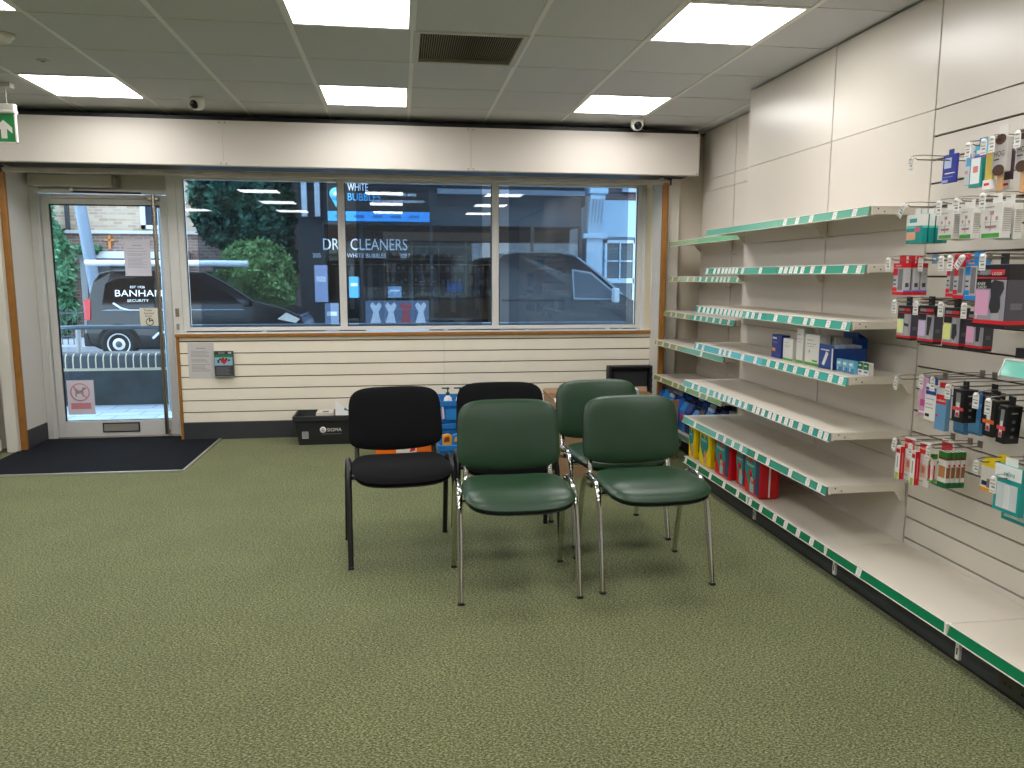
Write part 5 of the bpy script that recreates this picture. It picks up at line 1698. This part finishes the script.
# window posters
ps = [(-2.02, -1.72, .75, 1.62, 'aab4d8', 'shirt poster in pale lilac hung at the dry cleaners pier'), (-1.80, -1.48, .05, .72, '8296b4', 'grey blue poster low in the dry cleaners window'),
      (-1.22, -.98, .85, 1.35, '5ab4f0', 'bright blue poster in the dry cleaners window'), (-.30, .02, .85, 1.12, '7fa4c4', 'pale poster in the middle of the dry cleaners window')]
for x0, x1, z0, z1, c, lab in ps:
    p = thing('window_poster', lab, 'poster', ((x0 + x1) / 2, 18.97, z0))
    MB().box(x0, x1, 18.965, 18.98, z0, z1, mat(c, .6)).build('sheet', p)
    MB().box(x0 + .04, x1 - .04, 18.96, 18.9655, z0 + (z1 - z0) * .55, z0 + (z1 - z0) * .7, mat('dfe8f4', .6)).build('print', p)
p = thing('window_banner', 'low window banner with white shirts at the dry cleaners', 'banner', (-.2, 18.97, .0))
MB().box(-.85, .68, 18.968, 18.98, .05, .78, mat('5d7088', .6)).build('sheet', p)
for k in range(4):
    x = -.74 + .36 * k
    MB().prism([(x, .22), (x + .08, .50), (x, .66), (x + .06, .74), (x + .14, .66), (x + .22, .74), (x + .28, .66), (x + .2, .5), (x + .26, .22)], 'y', 18.962, 18.968, mat('d5dce6' if k != 2 else 'b04a50', .6)).build('shirt_picture', p)
MB().box(-.85, .68, 18.960, 18.967, .05, .17, mat('a9c8ea', .6)).build('foam_picture', p)
# interior clutter of the dry cleaners, a rail of garments
gr = thing('garment_rail', 'rail of hanging clothes inside the dry cleaners', 'clothes rail', (0, 19.9, RD))
MB().tube([(-1.7, 19.9, 1.65), (4.2, 19.9, 1.65)], .02, STEEL, 8).build('rail', gr)
gc = ['3a4048', '2a2420', '58606a', '242c38', '3c302c', '6a6e74', '2a3038']
for k in range(38):
    x = -1.6 + .15 * k + .02 * (k % 3)
    MB().prism([(x, .35 + .1 * (k % 3)), (x + .12, .35 + .1 * (k % 3)), (x + .125, 1.50), (x + .085, 1.60), (x + .035, 1.60), (x - .005, 1.50)], 'y', 19.75, 20.05, mat(gc[k % 7], .8)).build('garment', gr)
# projecting sign
sg = thing('shop_sign', 'black and blue White Bubbles sign board above the dry cleaners', 'sign', (-.4, 18.5, 2.6))
MB().box(-1.62, .70, 18.42, 18.60, 2.62, 3.62, mat('14181e', .4)).build('board', sg, bevel=.01)
for x in (-1.3, .4):
    MB().box(x, x + .06, 18.60, 19.105, 3.0, 3.06, DK).build('wall_bracket', sg)
MB().box(-1.62, .70, 18.412, 18.42, 2.62, 2.84, mat('3f95e0', .4)).build('blue_band', sg)
lettering('WHITE', LW, (-1.16, 18.41, 3.30), (1, 0, 0), (0, 0, 1), width=.46, height=.17, parent=sg)
lettering('BUBBLES', mat('4fb0f0', .4), (-1.16, 18.41, 3.08), (1, 0, 0), (0, 0, 1), width=.74, height=.17, parent=sg)
lettering('020 8685 8422', LW, (-.22, 18.41, 3.20), (1, 0, 0), (0, 0, 1), width=.62, height=.06, parent=sg)
lettering('WWW.WHITEBUBBLESDRYCLEANERS.COM', LW, (-.62, 18.41, 3.05), (1, 0, 0), (0, 0, 1), width=1.2, height=.055, parent=sg)
MB().lathe([(0, -.01), (.15, -.01), (.15, 0)], mat('4fb0f0', .4), (-1.42, 18.415, 3.22), 18, 'y').prism([(-1.55, 3.16), (-1.29, 3.16), (-1.42, 2.92)], 'y', 18.406, 18.414, mat('4fb0f0', .4)).build('drop_logo', sg)
MB().lathe([(0, -.016), (.06, -.016), (.06, -.01)], LW, (-1.42, 18.415, 3.22), 14, 'y').build('logo_highlight', sg)
ic = MB()
for k in range(5):
    ic.box(-1.45 + .42 * k, -1.22 + .42 * k, 18.408, 18.412, 2.70, 2.76, mat('2a66a4', .4))
ic.build('band_lettering', sg)

# white building with pilaster and sash window
wb = thing('white_bay_building', 'pale blue-white shop building with a fluted corbel and sash windows', 'building', (6, 20, RD))
PB = mat('a9c4d6', .6)
MB().box(4.6, 5.0, 18.95, 19.3, RD, 2.35, PB).build('pilaster', wb)
MB().box(4.50, 5.10, 18.88, 19.3, 2.30, 2.42, PB).build('pilaster_cap', wb, bevel=.01)
MB().prism([(18.95, 2.42), (18.68, 3.25), (18.68, 3.35), (19.3, 3.35), (19.3, 2.42)], 'x', 4.62, 4.98, PB).build('corbel', wb)
for k in range(4):
    MB().prism([(18.93, 2.50), (18.67, 3.22), (18.80, 3.22), (19.0, 2.5)], 'x', 4.67 + .08 * k, 4.70 + .08 * k, mat('7f9db2', .6)).build('flute', wb)
MB().box(4.58, 5.04, 18.62, 19.3, 3.35, 3.75, PB).build('block', wb, bevel=.02)
MB().box(5.0, 10, 19.1, 24, 2.35, 3.25, mat('9fbfd4', .6)).build('fascia_panel', wb)
MB().box(5.0, 10, 19.1, 24, 3.25, 8, BRD).build('brick_wall', wb)
MB().box(5.5, 10, 19.0, 19.2, 3.45, 3.62, mat('8da0b2', .6)).build('string_course', wb)
MB().box(5.0, 10, 19.25, 24, RD, 2.35, mat('8fa9bb', .6)).build('shop_wall', wb)
for x0 in (5.12, 6.05):
    f = MB()
    for (a, b, c, d_) in ((x0, x0 + .06, .2, 2.28), (x0 + .74, x0 + .80, .2, 2.28), (x0, x0 + .8, 2.2, 2.28), (x0, x0 + .8, 1.20, 1.32), (x0, x0 + .8, .2, .3), (x0 + .385, x0 + .415, 1.3, 2.2), (x0, x0 + .8, 1.74, 1.77)):
        f.box(a, b, 19.16, 19.24, c, d_, mat('c4dbe8', .6))
    fo = f.build('window_frame', wb)
    MB().box(x0 + .03, x0 + .77, 19.20, 19.215, .25, 2.24, mat('3c4a54', .08)).build('window_pane', fo)

# ================================================================== back of the shop (seen mirrored in the glass)
ctr = thing('pharmacy_counter', 'pale pharmacy counter with a dark top at the back of the shop', 'counter', (1.2, -2.3, 0))
MB().box(.35, 2.05, -2.55, -2.0, 0, .92, mat('b9ad9b', .5)).build('carcass', ctr)
MB().box(.30, 2.10, -2.60, -1.95, .92, .96, mat('4a4038', .4)).build('worktop', ctr, bevel=.004)
for x in (.37, .94, 1.5):
    MB().box(x, x + .54, -2.0, -1.985, .06, .88, mat('c4b8a4', .5)).build('front_panel', ctr, bevel=.003)
mo = thing('till_screen', 'till monitor with a blue screen on the pharmacy counter', 'monitor', (1.1, -2.15, .96))
MB().box(.92, 1.28, -2.17, -2.14, 1.02, 1.26, BLACKP).build('casing', mo, bevel=.004)
MB().box(.94, 1.26, -2.14, -2.138, 1.04, 1.24, mat('3f7ff0', .3, emit=1.2)).build('screen', mo)
MB().box(1.07, 1.13, -2.2, -2.15, .96, 1.05, BLACKP).box(1.0, 1.2, -2.26, -2.08, .96, .972, BLACKP).build('stand', mo)
su = thing('dispensary_shelves', 'tall dispensary shelf unit full of small boxes at the back', 'shelving', (.8, -3.2, 0))
MB().box(-.35, 2.0, -3.39, -3.37, 0, 2.1, mat('8d8678', .6)).build('back_board', su)
MB().box(-.35, 2.0, -3.37, -3.0, 2.13, 2.30, mat('eceae4', .4)).build('header_panel', su)
for x in (-.35, .24, .82, 1.41, 1.97):
    MB().box(x, x + .03, -3.37, -3.05, 0, 2.1, mat('d2ccc0', .5)).build('side', su)
for k in range(8):
    MB().box(-.35, 2.0, -3.37, -3.05, .1 + .27 * k, .12 + .27 * k, mat('d2ccc0', .5)).build('shelf', su)
rnd = random.Random(5)
gcol = ['8a8f96', 'b9b6b0', '4a5560', '6d8296', '9a6a60', 'cfd0ce']
bmesh_cache = {}
for k in range(3, 7):
    x = -.30
    while x < 1.9:
        w_ = rnd.choice((.07, .09, .12))
        c = rnd.choice(gcol)
        h_ = rnd.choice((.10, .14, .18))
        if not any(abs(x + w_ / 2 - s) < w_ / 2 + .035 for s in (.255, .835, 1.425)) and rnd.random() > .2:
            key = (w_, c, h_)
            if key not in bmesh_cache:
                o = MB().box(0, w_ - .008, 0, .14, 0, h_, mat(c, .6)).box(.01, w_ - .018, .14, .1405, h_ * .3, h_ * .7, mat('e4e2dc', .6)).build('stock_box')
                bmesh_cache[key] = o.data
            else:
                o = bpy.data.objects.new('stock_box', bmesh_cache[key])
                COL.objects.link(o)
            o.location = (x, -3.25, .1205 + .27 * k)
            tag(o, 'small medicine box on the dispensary shelves', 'box', 'stock boxes on the dispensary shelves')
        x += w_ + .01
